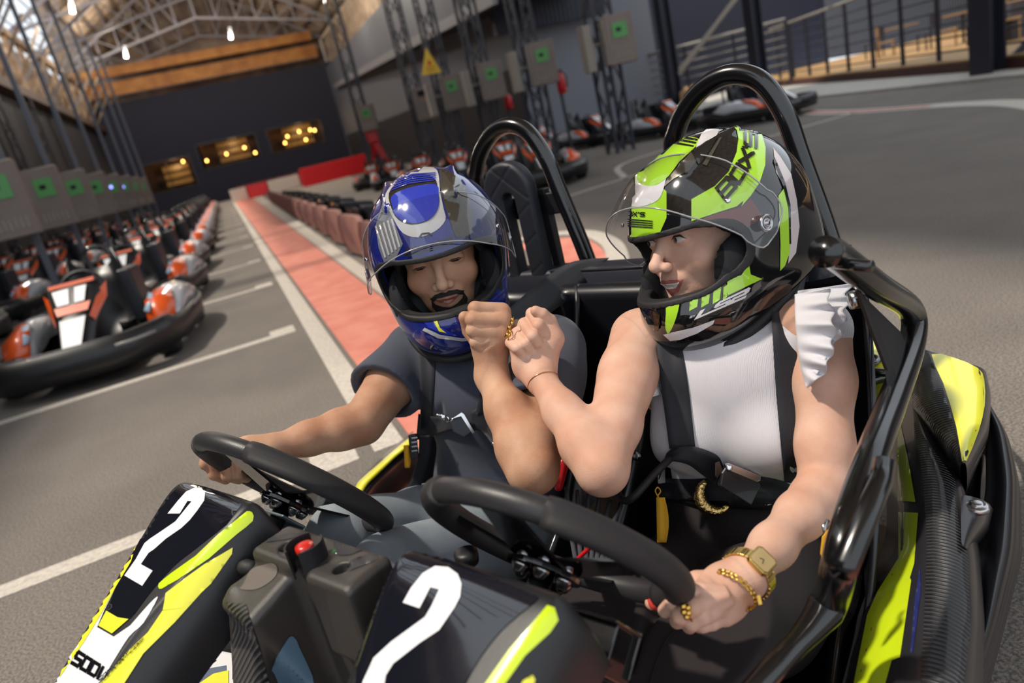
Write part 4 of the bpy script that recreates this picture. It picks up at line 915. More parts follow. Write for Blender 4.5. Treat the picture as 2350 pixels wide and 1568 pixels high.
# ---- roll hoops, headrests
def hoop(dx):
    p = [(-.145, .84, .40), (-.136, .81, .86), (-.112, .80, .955), (-.06, .80, 1.012), (-.0, .80, 1.032), (.055, .80, 1.012), (.092, .80, .95), (.112, .80, .87), (.158, .80, .66), (.175, .80, .40)]
    pts = smooth_path([(x+dx, b, u) for x, b, u in p], 8)
    return MB().tube(pts, .0185, 20).build('roll_hoop', TUBE, kart, label='black tubular roll hoop', **LS)
hoop(-.318); hoop(.21)
HRM = mat('headrest_foam', '#1f222b', .5, bump=.2, bscale=600)
def headrest(c, b0, top=.89, w=.068):
    g = Sdf()
    def arch(X):
        z = np.clip(X[..., 2], .56, top); d2 = np.hypot(X[..., 0]-c, X[..., 2]-z)-w+.012; dz = np.abs(X[..., 1]-b0)-.02+.012
        return np.minimum(np.maximum(d2, dz), 0)+np.hypot(np.maximum(d2, 0), np.maximum(dz, 0))-.012
    g.fn(arch, (c-w, b0-.02, .5), (c+w, b0+.02, top+w), 0, '+')
    def slot(X):
        z = np.clip(X[..., 2], .58, top-.02); return np.hypot(X[..., 0]-c-.004, X[..., 2]-z)-.0165
    g.fn(slot, (c-.03, b0-.1, .5), (c+.03, b0+.1, top+.02), .006, '-')
    for s in (-1, 1):
        for z in (.62, .69, .76, .83): g.cap((c+s*.020, b0-.022, z), (c+s*.072, b0-.022, z+.035), .0028, k=.003, op='-')
    g.cap((c-.06, b0-.021, top-.02), (c+.035, b0-.021, top+.062), .0028, k=.003, op='-'); g.cap((c+.06, b0-.021, top-.02), (c-.035, b0-.021, top+.062), .0028, k=.003, op='-')
    V, Q = g.mesh((c-.1, b0-.05, .54), (c+.1, b0+.05, 1.0), .0028)
    return mesh_obj('headrest', V, Q, HRM, kart, **LS)
headrest(-.318, .765); headrest(.27, .72, .80)
for c in (-.322, ):
    mb = MB(); mb.bar((c+.075, .80, .55), (c+.07, .80, .88), .022); mb.bar((c-.07, .80, .55), (c-.065, .80, .88), .022); mb.bar((c-.07, .80, .84), (c+.13, .80, .845), .022, .05); mb.build('headrest_frame', BLACK, kart, smooth=False, bevel=.003, **LS)
# ---- seat backs, rear cover
SEATM = mat('seat_shell_satin', '#14151b', .3, coat=.2)
for c in (-.29, .27):
    S = []
    for b, u, w, wing in ((.12, .16, .17, .02), (.25, .10, .20, .07), (.42, .10, .20, .10), (.54, .18, .20, .13), (.62, .36, .19, .13), (.68, .56, .175, .09), (.71, .66, .15, .03)):
        S.append([(c-w-.02, b-wing, u+.10*(u < .3)+.03), (c-w, b-wing*.4, u+.02), (c-w*.6, b, u), (c, b+.01, u-.005), (c+w*.6, b, u), (c+w, b-wing*.4, u+.02), (c+w+.02, b-wing, u+.10*(u < .3)+.03)])
    MB().loft(S).build('seat', SEATM, kart, solid=.012, subsurf=2, **LS)
rc = MB(); S = []
for s in np.linspace(-.56, .385, 20):
    S.append([(s, .69, .25), (s, .715, .45), (s, .735, .62), (s, .745, .688), (s, .752, .697), (s, .80, .70), (s, .84, .69), (s, .86, .5), (s, .87, .25)])
rc.loft(S, caps=True); rc.build('rear_cover', mat('rear_cover_satin', '#22232d', .38, coat=.15), kart, **LS)
MB().tube([(-.24, .7475, .695), (.38, .7475, .695)], .003, 8).build('cover_trim', STEEL, kart, label='silver edge trim', **LS)
g = Sdf(); g.box((-.02, .69, .50), (.34, .06, .36), rnd_=.028); g.box((-.19, .66, .46), (.05, .1, .42), rnd_=.02, k=.03); V, Q = g.mesh((-.28, .58, .2), (.22, .76, .72), .004)
mesh_obj('backrest_panel', V, Q, SEATM, kart, **LS)
# ---- right protection tube, gusset, lower rails
tp = [U(1893, 578, s=.50), U(1918, 586, s=.50), U(2010, 655, s=.515), U(2090, 712, s=.52), U(2093, 790, s=.525), U(2045, 930, s=.53), U(2000, 1050, s=.535), U(1950, 1200, s=.535), U(1925, 1300, s=.53), U(1905, 1375, s=.51), U(1870, 1430, s=.50), U(1780, 1530, s=.48), U(1700, 1620, s=.46)]
tp = [tp[0]]+[np.array(q) for q in tp[1:]]
tpp = smooth_path(tp, 8); MB().tube(tpp, np.interp(np.arange(len(tpp)), [0, 64, 76, 84, len(tpp)], [.0185, .0185, .021, .0135, .0135]), 20).build('side_guard_tube', TUBE, kart, label='black bent side guard tube', **LS)
gs_ = [U(1962, 668, s=.505), U(1985, 690, s=.505), U(2060, 762, s=.515), U(2075, 800, s=.52), U(2052, 870, s=.525), U(2040, 905, s=.525), U(2030, 850, s=.52), U(1995, 760, s=.51)]
MB().prism(gs_, (.004, 0, 0)).build('gusset_plate', mat('black_plate', '#141418', .5), kart, smooth=False, **LS)
q = U(1972, 686, s=.50); MB().lathe(q, (-1, -.6, 0), [(.012, 0), (.012, .012), (.005, .014)], 16).build('guard_bolt', STEEL, kart, **LS)
q = U(1905, 600, s=.50); MB().tube([q+[-.02, .02, -.005], q+[.045, -.01, -.005]], .007, 10).build('clamp_bolt', GLOSSB, kart, **LS)
tb_ = MB(); tb_.tube([U(1935, 1310, s=.56), U(2020, 1110, s=.56), U(2030, 1060, s=.56)], .012, 12); tb_.build('lower_rail', TUBE, kart, **LS)
MB().tube(smooth_path([U(1900, 1640, u=.2), U(1925, 1450, u=.22), U(1960, 1330, u=.24), U(1985, 1000, u=.3)], 6), .012, 10).build('frame_rail', TUBE, kart, **LS)
for s in (-.45, .45): MB().tube(fillet([(s, -.35, .1), (s, .2, .1), (s*1.05, .9, .12)], .1), .016, 10).build('frame_rail', TUBE, kart, **LS)
MB().box((0, .2, .07), (1.0, 1.3, .015)).build('floor_pan', GLOSSB, kart, smooth=False, **LS)
# ---- right side pod
PODM = mat('pod_black', '#26252a', .34, coat=.25, bump=.1, bscale=900)
def rows(defs, n=30):
    out = []
    for px, us in defs:
        p = resample(px, n); uu = np.interp(np.linspace(0, 1, n), np.linspace(0, 1, len(us)), us); out.append([U(a, b, u=c) for (a, b), c in zip(p, uu)])
    return np.array(out)
rr = rows([([(2005, 905), (2035, 1150), (2035, 1230), (1965, 1380), (1925, 1568), (1895, 1700)], [.16]), ([(2030, 915), (2052, 1150), (2052, 1250), (1980, 1395), (1940, 1568), (1910, 1700)], [.26]),
           ([(2056, 930), (2068, 1174), (2066, 1275), (1998, 1408), (1958, 1568), (1930, 1700)], [.31]), ([(2080, 925), (2106, 1165), (2100, 1294), (2068, 1510), (2035, 1590), (2010, 1700)], [.335]),
           ([(2092, 930), (2118, 1180), (2116, 1300), (2100, 1450), (2085, 1568), (2075, 1700)], [.352]), ([(2100, 935), (2160, 1100), (2175, 1290), (2180, 1430), (2165, 1568), (2150, 1700)], [.360]),
           ([(2115, 935), (2197, 1085), (2225, 1270), (2233, 1420), (2215, 1568), (2195, 1700)], [.350]), ([(2125, 940), (2208, 1100), (2240, 1260), (2250, 1420), (2240, 1568), (2215, 1700)], [.325]),
           ([(2135, 950), (2216, 1130), (2250, 1270), (2262, 1430), (2256, 1568), (2230, 1700)], [.27]), ([(2140, 960), (2222, 1150), (2254, 1280), (2264, 1440), (2258, 1580), (2235, 1700)], [.16])])
pod = MB().loft(rr).build('side_pod', PODM, kart, subsurf=1, label='black and lime right side pod', **LS); bP = bvh_of(pod)
decal('lime_panel', [(2060, 975), (2066, 966), (2084, 1050), (2102, 1153), (2061, 1150)], bP, LIME, pod, step=10)
decal('lime_panel', [(2062, 1175), (2108, 1178), (2099, 1294), (2089, 1327), (2092, 1333), (2066, 1510), (2047, 1517), (2027, 1590), (1952, 1610), (1991, 1412), (2014, 1359), (2063, 1281)], bP, LIME, pod, step=12)
decal('carbon_patch', [(2098, 970), (2140, 1030), (2192, 1104), (2200, 1200), (2222, 1281), (2226, 1458), (2205, 1600), (2112, 1600), (2122, 1400), (2128, 1250), (2120, 1120)], bP, CARBP, pod, step=12)
decal('blue_inlay', [(2112, 1300), (2114, 1360), (2095, 1500), (2090, 1500), (2100, 1380)], bP, mat('deep_blue', '#232a66', .4), pod, step=8)
# rear fender with yellow top
rr = rows([([(2040, 790), (2060, 850), (2085, 935), (2205, 1108)], [.28]), ([(2060, 785), (2075, 840), (2082, 925), (2206, 1098)], [.36]), ([(2095, 790), (2100, 850), (2112, 930), (2203, 1070)], [.39]), ([(2132, 808), (2150, 870), (2185, 960), (2207, 1064)], [.405]),
           ([(2165, 812), (2190, 880), (2208, 960), (2212, 1062)], [.408]), ([(2205, 828), (2225, 890), (2235, 960), (2216, 1064)], [.405]), ([(2250, 842), (2262, 890), (2261, 965), (2218, 1070)], [.395]), ([(2262, 850), (2273, 895), (2268, 975), (2220, 1095)], [.37]), ([(2266, 862), (2276, 915), (2270, 1000), (2219, 1125)], [.30]), ([(2262, 880), (2274, 930), (2268, 1010), (2217, 1130)], [.2])], 18)
fen = MB().loft(rr).build('rear_fender', PODM, kart, subsurf=1, label='rear fender with yellow top', **LS); bFe = bvh_of(fen)
decal('yellow_panel', cr2([(2138, 814), (2190, 822), (2243, 845), (2258, 872), (2259, 930), (2245, 990), (2217, 1058), (2209, 1060), (2195, 980), (2165, 880)], 2), bFe, YELL, fen, step=10)
decal('carbon_patch', [(2082, 830), (2105, 800), (2132, 812), (2160, 880), (2190, 975), (2204, 1062), (2140, 990), (2080, 925)], bFe, CARBP, fen, step=10)
# bolt bracket on the pod's flank
rr = rows([([(2206, 1135), (2205, 1185), (2206, 1250)], [.36]), ([(2225, 1138), (2228, 1180), (2215, 1258)], [.36]), ([(2262, 1148), (2262, 1190), (2222, 1262)], [.345]), ([(2280, 1166), (2268, 1215), (2226, 1268)], [.28]), ([(2282, 1180), (2268, 1230), (2228, 1275)], [.2])], 10)
br = MB().loft(rr).build('fender_bracket', PODM, pod, subsurf=1, **LS)
q = U(2242, 1162, u=.357); MB().lathe(q, (0, 0, 1), [(.016, -.006), (.0165, .001), (.013, .003), (.009, .003), (.009, .006), (.006, .007)], 20).build('fender_bolt', STEEL, pod, **LS)
# outer bumper
def bump(path, hs, name):
    S = []
    for (x, y, u) in path:
        S.append(U(x, y, u=u))
    return S
bo = rows([([(2225, 900), (2262, 990), (2262, 1130), (2230, 1290), (2245, 1440), (2150, 1700)], [.23]), ([(2262, 905), (2300, 985), (2318, 1100), (2310, 1270), (2265, 1440), (2170, 1720)], [.27]), ([(2275, 935), (2312, 990), (2334, 1080), (2332, 1250), (2290, 1430), (2200, 1720)], [.24]),
           ([(2278, 950), (2318, 1010), (2342, 1120), (2345, 1260), (2305, 1420), (2220, 1720)], [.19]), ([(2280, 955), (2320, 1020), (2346, 1150), (2348, 1280), (2312, 1430), (2230, 1740)], [.13]), ([(2270, 965), (2310, 1030), (2338, 1160), (2342, 1290), (2300, 1440), (2220, 1760)], [.06])])
BUM = stripes(mat('bumper_black', '#19181c', .4, coat=.2), 9, 'Z', .8, .01)
MB().loft(bo).build('side_bumper', BUM, kart, subsurf=1, label='black moulded side bumper', **LS)
for (x, b) in ((.5, .95), (-.5, .95), (.52, -.2), (-.52, -.2)):
    w = MB().lathe((x-.06, b, .14), (1, 0, 0), [(.05, 0), (.125, 0), (.14, .02), (.14, .10), (.125, .12), (.05, .12)], 28).build('wheel', RUBBER, kart, **LS)
    MB().lathe((x-.065, b, .14), (1, 0, 0), [(.03, 0), (.065, 0), (.065, .13), (.03, .13)], 20).build('rim', STEEL, w, **LS)
# rear yellow bodywork behind the woman's shoulder
rb = rows([([(1900, 700), (1955, 735), (2010, 745)], [.40]), ([(1900, 745), (1960, 762), (2060, 800)], [.44]), ([(1900, 800), (1975, 815), (2080, 880)], [.44]), ([(1920, 870), (1985, 880), (2060, 920)], [.42]), ([(1960, 950), (2000, 960), (2050, 985)], [.34])], 12)
ryb = MB().loft(rb).build('rear_bodywork', YELL, kart, subsurf=1, solid=.006, label='yellow rear bodywork', **LS); bY = bvh_of(ryb)
MB().lathe(U(1984, 830, u=.442), (0, 0, 1), [(.030, 0), (.032, .004), (.026, .007), (.020, .002)], 28).build('filler_ring', GLOSSB, kart, label='round filler ring', **LS)
MB().lathe(U(1986, 832, u=.445), (0, 0, 1), [(.018, 0), (.018, .006), (.008, .012)], 12).build('filler_cap', CHROME, kart, **LS)
MB().box(U(1994, 866, u=.442), (.05, .05, .02), np.array([[.7, .7, 0], [-.7, .7, 0], [0, 0, 1]])).build('latch', GLOSSB, kart, bevel=.008, smooth=False, **LS)
MB().tube([U(1960, 850, u=.46), U(2060, 858, u=.46)], .008, 10).build('rear_tube', TUBE, kart, **LS)
MB().tube(smooth_path([U(1985, 880, u=.42), U(1992, 930, u=.38), U(2060, 950, u=.36)], 5), .010, 10).build('rear_tube', TUBE, kart, **LS)
# ---- left side pod
def poly_local(pts, u): return [U(x, y, u=u) for x, y in pts]
rr = rows([([(952, 985), (880, 1045), (815, 1110), (775, 1180), (745, 1260)], [.22]), ([(945, 1000), (905, 1035), (822, 1108), (785, 1180), (755, 1260)], [.31]), ([(952, 1018), (905, 1052), (842, 1112), (806, 1172), (780, 1240)], [.335]), ([(958, 1030), (910, 1064), (852, 1120), (815, 1178), (790, 1240)], [.325]), ([(962, 1060), (925, 1085), (880, 1130), (840, 1185), (810, 1250)], [.26]), ([(965, 1090), (935, 1110), (890, 1160), (850, 1200), (820, 1260)], [.16]), ([(1010, 1080), (990, 1130), (950, 1200), (900, 1240), (880, 1290)], [.12])], 16)
lp_ = MB().loft(rr).build('side_pod', PODM, kart, subsurf=1, label='black and yellow left side pod', **LS); bl_ = bvh_of(lp_)
ya = resample([(946, 1000), (905, 1034), (822, 1107), (786, 1180), (764, 1222)], 24); yb = resample([(952, 1014), (906, 1051), (843, 1111), (807, 1171), (786, 1222)], 24)
MB().loft([[U(*lerp(p, q, 0), u=.322), U(*lerp(p, q, .12), u=.332), U(*lerp(p, q, .5), u=.340), U(*lerp(p, q, .9), u=.342), U(*lerp(p, q, 1), u=.334)] for p, q in zip(ya, yb)]).build('yellow_panel', YELL, lp_, solid=.003, **LS)
# hanging cables and red tab between the seats
MB().tube(smooth_path([U(1410, 1120, b=.35), U(1440, 1150, b=.25), U(1500, 1090, b=.3), U(1540, 1050, b=.35)], 6), .006, 8).build('harness_cable', RUBBER, kart, **LS)
MB().tube(smooth_path([U(1290, 1320, b=.1), U(1340, 1270, b=.1), U(1372, 1245, b=.1), U(1385, 1262, b=.1)], 6), .003, 6).build('red_wire', RED, kart, label='red wire', **LS)
g = Sdf(); a0 = U(1293, 1062, b=.38); a1 = U(1282, 1118, b=.36); g.cap(a0, a1, .011, .008); V, Q = g.mesh(np.minimum(a0, a1)-.03, np.maximum(a0, a1)+.03, .002); mesh_obj('buckle_tab', V, Q, RED, kart, label='red release tab', **LS)
for p in ((1462, 1046), (1285, 1150)): MB().lathe(U(*p, b=.45), (0, -1, .2), [(.009, 0), (.009, .004), (.004, .006)], 14).build('seat_bolt', STEEL, kart, **LS)
for k in range(6): MB().tube(smooth_path([U(1300+k*25, 1120+8*k, b=.3), U(1310+k*18, 1220, b=.2), U(1330+k*8, 1330, b=.1)], 5), .004, 6).build('brake_line', mat('grey_line', '#45454d', .4), kart, **LS)
# ============================================================ PEOPLE
def skin(name, col, col2):
    m = mat(name, col, .58, noise=.1, nscale=16, sss=.12, bump=.22, bscale=520, col2=col2, spec=.32); return m
SKW = skin('skin_fair', '#d2ab98', '#c4957f'); SKM = skin('skin_warm', '#c29a7f', '#ab7b60')
def CV(v): return RW@np.array(v, float)          # camera-oriented direction to world
def hframe(F, U0):
    F = nrm(CV(F)); U_ = CV(U0); U_ = nrm(U_-F*(U_@F)); Rr = np.cross(F, U_); return np.stack([Rr, F, U_], 1)   # columns: lateral(right of the wearer), forward, up
def lims(P_, m): P_ = np.array(P_); return P_.min(0)-m, P_.max(0)+m
def face(g, O, M, s=1., smile=0., k=1.):
    def T(x, y, z): return O+M@np.array([x, y, z])*s
    def R(*a): return np.array(a)*s
    g.ell(T(0, -.01, .035), R(.074, .092, .085), M, k=.02); g.ell(T(0, .03, -.03), R(.060, .062, .082), M, k=.03)
    g.ell(T(0, .045, -.082), R(.042, .040, .034), M, k=.03); g.ell(T(0, .078, -.103), R(.018, .014, .015), M, k=.02)
    g.cap(T(-.034, .079, .020), T(.034, .079, .020), .013*s, k=.018)
    for q in (-1, 1):
        g.ell(T(q*.032, .100, .0), R(.018, .013, .012), M, k=.012, op='-')
        g.ell(T(q*.032, .0765, -.001), R(.0155, .0125, .0115), M, k=.004)
        g.ell(T(q*.040, .062, -.036), R(.024, .022, .022), M, k=.02)
    g.cap(T(0, .084, .012), T(0, .112, -.030), .0068*s, .0088*s, k=.012); g.ell(T(0, .114, -.034), R(.0095, .010, .0090), M, k=.008)
    for q in (-1, 1): g.ell(T(q*.0125, .103, -.038), R(.0075, .010, .0075), M, k=.006); g.ell(T(q*.007, .108, -.048), R(.0035, .005, .004), M, k=.003, op='-')
    w = .022+.006*smile
    g.ell(T(0, .085, -.060), R(.026, .014, .012), M, k=.012)
    g.cap(T(-w*.8, .082, -.061+.004*smile), T(0, .092, -.063), .0045*s, .0058*s, k=.005); g.cap(T(w*.8, .082, -.061+.004*smile), T(0, .092, -.063), .0045*s, .0058*s, k=.005)
    g.cap(T(-w*.7, .080, -.072), T(0, .088, -.078), .0045*s, .0068*s, k=.006); g.cap(T(w*.7, .080, -.072), T(0, .088, -.078), .0045*s, .0068*s, k=.006)
    g.cap(T(-w, .082, -.0665+.005*smile), T(0, .0965, -.0695), .0018*s, k=.003, op='-'); g.cap(T(w, .082, -.0665+.005*smile), T(0, .0965, -.0695), .0018*s, k=.003, op='-')
def combine(parts):
    V = []; Q = []; n = 0
    for v, q in parts: V.append(v); Q.append(np.asarray(q)+n); n += len(v)
    return np.concatenate(V), np.concatenate(Q)
def cutboxes(v, q, boxes, m=.004):
    c = v[q].mean(1); keep = np.ones(len(q), bool)
    for lo, hi in boxes: keep &= ~((c > lo+m) & (c < hi-m)).all(1)
    q = q[keep]; used = np.unique(q); mp = -np.ones(len(v), int); mp[used] = np.arange(len(used)); return v[used], mp[q]
def body(name, g, lo, hi, fine, m, parent, h=.0032):
    v, q = g.mesh(lo, hi, h); v, q = cutboxes(v, q, [(a, b) for a, b, _ in fine]); parts = [(v, q)]
    for a, b, hh in fine:
        v2, q2 = g.mesh(a, b, hh); parts.append((v2, q2))
    V, Q = combine(parts); return mesh_obj(name, V, Q, m, parent)
# ------------------------------------------------ joints
wSR, wSL = W(1462, 778, 1.20), W(1890, 752, 1.06)
wER, wWR = W(1382, 1078, .985), W(1240, 868, 1.125)
wEL, wWL = W(1893, 1120, 1.0), W(1712, 1322, .835)
wNK = W(1700, 735, 1.16); wHIP = Wl((.27, .50, .19)); wHO = W(1652, 530, 1.15)
wM = hframe((-.80, -.42, -.43), (-.22, .93, -.12))
gw = Sdf()     # the woman's skin
gw.chain([wSR+[0, 0, .005], lerp(wSR, wER, .3), lerp(wSR, wER, .7), wER], [.044, .042, .038, .035], k=.02)
gw.ell(lerp(wSR, wER, .35)+CV((.0, 0, -.008)), (.041, .037, .085), frame(z=wER-wSR, x=(1, 0, 0)), k=.02)
gw.chain([wER, lerp(wER, wWR, .25)+CV((0, 0, -.003)), lerp(wER, wWR, .6), wWR], [.0315, .0345, .0275, .0210], k=.02)
gw.chain([wSL+CV((0, 0, .008)), lerp(wSL, wEL, .35), lerp(wSL, wEL, .75), wEL], [.042, .041, .037, .034], k=.02)
gw.chain([wEL, lerp(wEL, wWL, .15), lerp(wEL, wWL, .35), lerp(wEL, wWL, .7), wWL], [.030, .0305, .0295, .0250, .0215], k=.02)
gw.chain([lerp(wSR, wSL, .1)+[0, 0, .005], wNK-[0, 0, .03], lerp(wSR, wSL, .9)+[0, 0, .005]], [.040, .055, .040], k=.03)
gw.cap(wNK-[0, 0, .05], wHO+wM@np.array([0, -.02, -.05]), .048, .048, k=.02)
gw.ell(lerp(wSR, wSL, .5)-[0, 0, .08]+CV((0, 0, .03)), (.15, .085, .11), frame(x=wSL-wSR, z=(0, 0, 1)), k=.03)
wFO = wHO+wM@np.array([-.004, .030, .016]); wMF = hframe((-.86, -.31, -.42), (-.16, .95, -.12)); face(gw, wFO, wMF, 1.0, smile=1.)
def pts(*a): return [W(*q) for q in a]
# raised fist, palm side to the camera
def fist_w(g):
    FG = [((1256, 748, 1.165), (1221, 720, 1.150), (1236, 748, 1.118), (1244, 764, 1.124), .0097),
          ((1238, 768, 1.172), (1203, 744, 1.150), (1224, 772, 1.112), (1236, 791, 1.120), .0100),
          ((1220, 790, 1.172), (1187, 765, 1.150), (1206, 790, 1.116), (1217, 806, 1.126), .0095),
          ((1196, 812, 1.165), (1172, 787, 1.146), (1188, 800, 1.117), (1200, 806, 1.126), .0086)]
    g.ell(W(1226, 800, 1.160), (.040, .019, .040), frame(y=CV((0, 0, 1)), z=W(1235, 740, 1.16)-W(1225, 850, 1.15)), k=.01)
    for a, b, c, d, r in FG: g.chain(pts(a, b), [r*1.12, r*1.05], k=.006); g.chain(pts(b, c, d), [r*1.03, r, r*.92], k=.0022)
    g.chain(pts((1252, 838, 1.136), (1272, 778, 1.132), (1262, 737, 1.132)), [.0185, .0140, .0112], k=.012)
    g.chain(pts((1262, 737, 1.132), (1245, 722, 1.124), (1229, 714, 1.122)), [.0108, .0100, .0085], k=.002)
    g.ell(W(1202, 836, 1.142), (.020, .019, .027), k=.014); g.ell(W(1240, 835, 1.140), (.022, .018, .027), k=.014)
    g.cap(W(1225, 845, 1.148), wWR, .0265, .0245, k=.014)
    g.cap(W(1165, 812, 1.118), W(1196, 818, 1.108), .0022, k=.004, op='-'); g.cap(W(1215, 818, 1.117), W(1240, 800, 1.113), .002, k=.004, op='-')
fist_w(gw)
# hand resting on the thigh, back of the hand up
def hand_w(g):
    g.ell(W(1662, 1362, .822), (.034, .0145, .042), frame(y=CV((.15, .3, -1)), z=W(1610, 1372, .80)-W(1700, 1340, .83)), k=.012)
    FG = [(((1668, 1348, .822), (1622, 1350, .806), (1574, 1362, .790), (1545, 1384, .795), (1526, 1402, .812)), .0092),
          (((1672, 1368, .820), (1634, 1378, .800), (1590, 1394, .776), (1562, 1414, .782), (1554, 1426, .800)), .0096),
          (((1678, 1384, .822), (1648, 1400, .804), (1612, 1416, .782), (1588, 1430, .786), (1582, 1438, .800)), .0092),
          (((1684, 1398, .826), (1662, 1416, .812), (1634, 1430, .796), (1612, 1436, .796), (1604, 1438, .806)), .0082)]
    for p, r in FG: g.chain(pts(*p[:2]), [r*.9, r*1.15], k=.008); g.chain(pts(*p[1:]), [r*1.14, r*1.04, r, r*.9], k=.0016)
    g.chain(pts((1665, 1335, .838), (1600, 1338, .842), (1548, 1362, .85), (1496, 1384, .856)), [.016, .013, .0105, .0085], k=.006)
    g.cap(W(1670, 1350, .825), wWL, .024, .0255, k=.014)
    for a, b in (((1616, 1352, .79), (1660, 1352, .795)), ((1628, 1380, .785), (1668, 1368, .79)), ((1642, 1400, .79), (1675, 1382, .795))): g.cap(W(*a), W(*b), .0045, .003, k=.010)
hand_w(gw)
lo, hi = lims([wSR, wSL, wER, wWR, wEL, wWL, wHO+CV((-.15, .12, -.1)), wHO+CV((.13, .14, .12)), W(1160, 700, 1.1), W(1480, 1440, .78)], .07)
wf = [(*lims(pts((1160, 700, 1.13), (1285, 880, 1.15)), .028), .0015), (*lims(pts((1495, 1330, .84), (1725, 1440, .80)), .022), .0016),
      (*lims([wHO+wM@np.array([x, y, z]) for x in (-.06, .055) for y in (.04, .15) for z in (-.10, .06)], .01), .0016)]
woman = thing('person', 'woman in a green-black helmet, white ruffled top and dark trousers, bumping fists', 'person', wHIP)
wbody = body('body', gw, lo, hi, wf, SKW, woman); bWB = bvh_of(wbody)
# ------------------------------------------------ man
mSR, mSL = W(948, 808, 1.54), W(1262, 808, 1.33)
mER, mWR = W(832, 972, 1.38), W(622, 1030, 1.30)
mEL, mWL = W(1222, 1075, 1.07), W(1128, 862, 1.185)
mNK = W(1085, 745, 1.44); mHIP = Wl((-.29, .46, .19)); mHO = W(1010, 580, 1.40)
mM = hframe((.08, -.44, -.89), (-.24, .90, -.42))
gm = Sdf()
gm.chain([mSR, lerp(mSR, mER, .4), mER], [.056, .052, .041], k=.02)
gm.chain([mER, lerp(mER, mWR, .25), lerp(mER, mWR, .6), mWR], [.035, .0375, .0305, .0235], k=.02)
gm.chain([mSL, lerp(mSL, mEL, .4), lerp(mSL, mEL, .8), mEL], [.052, .048, .042, .038], k=.02)
gm.chain([mEL, lerp(mEL, mWL, .22), lerp(mEL, mWL, .6), mWL], [.036, .0395, .0325, .0245], k=.02)
gm.chain([lerp(mSR, mSL, .1), mNK-[0, 0, .03], lerp(mSR, mSL, .9)], [.05, .065, .05], k=.03)
gm.cap(mNK-[0, 0, .05], mHO+mM@np.array([0, -.02, -.05]), .055, .055, k=.02)
mFO = mHO+mM@np.array([0, .008, .016]); face(gm, mFO, mM, 1.06, smile=.9)
def fist_m(g):
    g.ell(W(1130, 762, 1.185), (.040, .022, .040), frame(y=CV((0, .1, 1)), z=W(1140, 700, 1.18)-W(1125, 820, 1.18)), k=.012)
    FG = [((1152, 712, 1.172), (1090, 708, 1.158), (1092, 716, 1.195), .0112), ((1154, 737, 1.163), (1084, 733, 1.150), (1088, 738, 1.19), .0116),
          ((1150, 762, 1.162), (1085, 758, 1.152), (1090, 762, 1.19), .0110), ((1140, 786, 1.166), (1092, 784, 1.158), (1098, 788, 1.19), .0098)]
    for a, b, c, r in FG: g.chain(pts(a, b, c), [r*1.12, r*1.04, r], k=.0028)
    g.chain(pts((1118, 812, 1.195), (1078, 760, 1.21), (1066, 728, 1.195)), [.017, .012, .0105], k=.006)
    g.cap(W(1128, 790, 1.180), mWL, .0285, .0275, k=.016)
    g.ell(W(1112, 806, 1.178), (.018, .018, .022), k=.012)
    for (a, b) in (((1156, 722), (1158, 772)),): g.cap(W(*a, 1.168), W(*b, 1.166), .011, k=.012)
    g.cap(W(1108, 800, 1.150), W(1130, 788, 1.146), .002, k=.005, op='-')
fist_m(gm)
def hand_m(g):
    rim = lambda x, y, d: W(x, y, d)
    g.ell(W(548, 1034, 1.285), (.034, .018, .044), frame(y=CV((0, 1, -.4)), z=W(480, 1040, 1.26)-W(620, 1030, 1.3)), k=.012)
    for p, r in ((((510, 1020, 1.27), (478, 1030, 1.25), (472, 1065, 1.245), (500, 1085, 1.26)), .0105), (((520, 1030, 1.26), (486, 1052, 1.245), (492, 1088, 1.25), (518, 1100, 1.27)), .0108),
                 (((540, 1035, 1.255), (520, 1060, 1.245), (522, 1092, 1.25), (548, 1100, 1.27)), .0105), (((560, 1040, 1.26), (548, 1066, 1.25), (550, 1090, 1.255), (566, 1098, 1.27)), .0094)):
        g.chain(pts(*p), [r*1.1, r*1.04, r, r*.9], k=.0032)
    g.chain(pts((590, 1028, 1.30), (560, 1060, 1.30), (530, 1076, 1.29)), [.016, .0125, .0105], k=.006)
    g.cap(W(575, 1030, 1.29), mWR, .0245, .0265, k=.014)
hand_m(gm)
lo, hi = lims([mSR, mSL, mER, mWR, mEL, mWL, mHO+CV((-.12, .12, -.13)), mHO+CV((.12, .14, .12)), W(470, 1110, 1.25), W(1060, 700, 1.2)], .07)
mf = [(*lims(pts((1066, 700, 1.16), (1165, 860, 1.20)), .028), .0015), (*lims(pts((472, 1015, 1.25), (610, 1105, 1.29)), .022), .0018),
      (*lims([mHO+mM@np.array([x, y, z]) for x in (-.06, .06) for y in (.04, .14) for z in (-.10, .065)], .01), .0017)]
man = thing('person', 'man in a blue full-face helmet and slate T-shirt, one hand on the wheel, bumping fists', 'person', mHIP)
mbody = body('body', gm, lo, hi, mf, SKM, man); bMB = bvh_of(mbody)
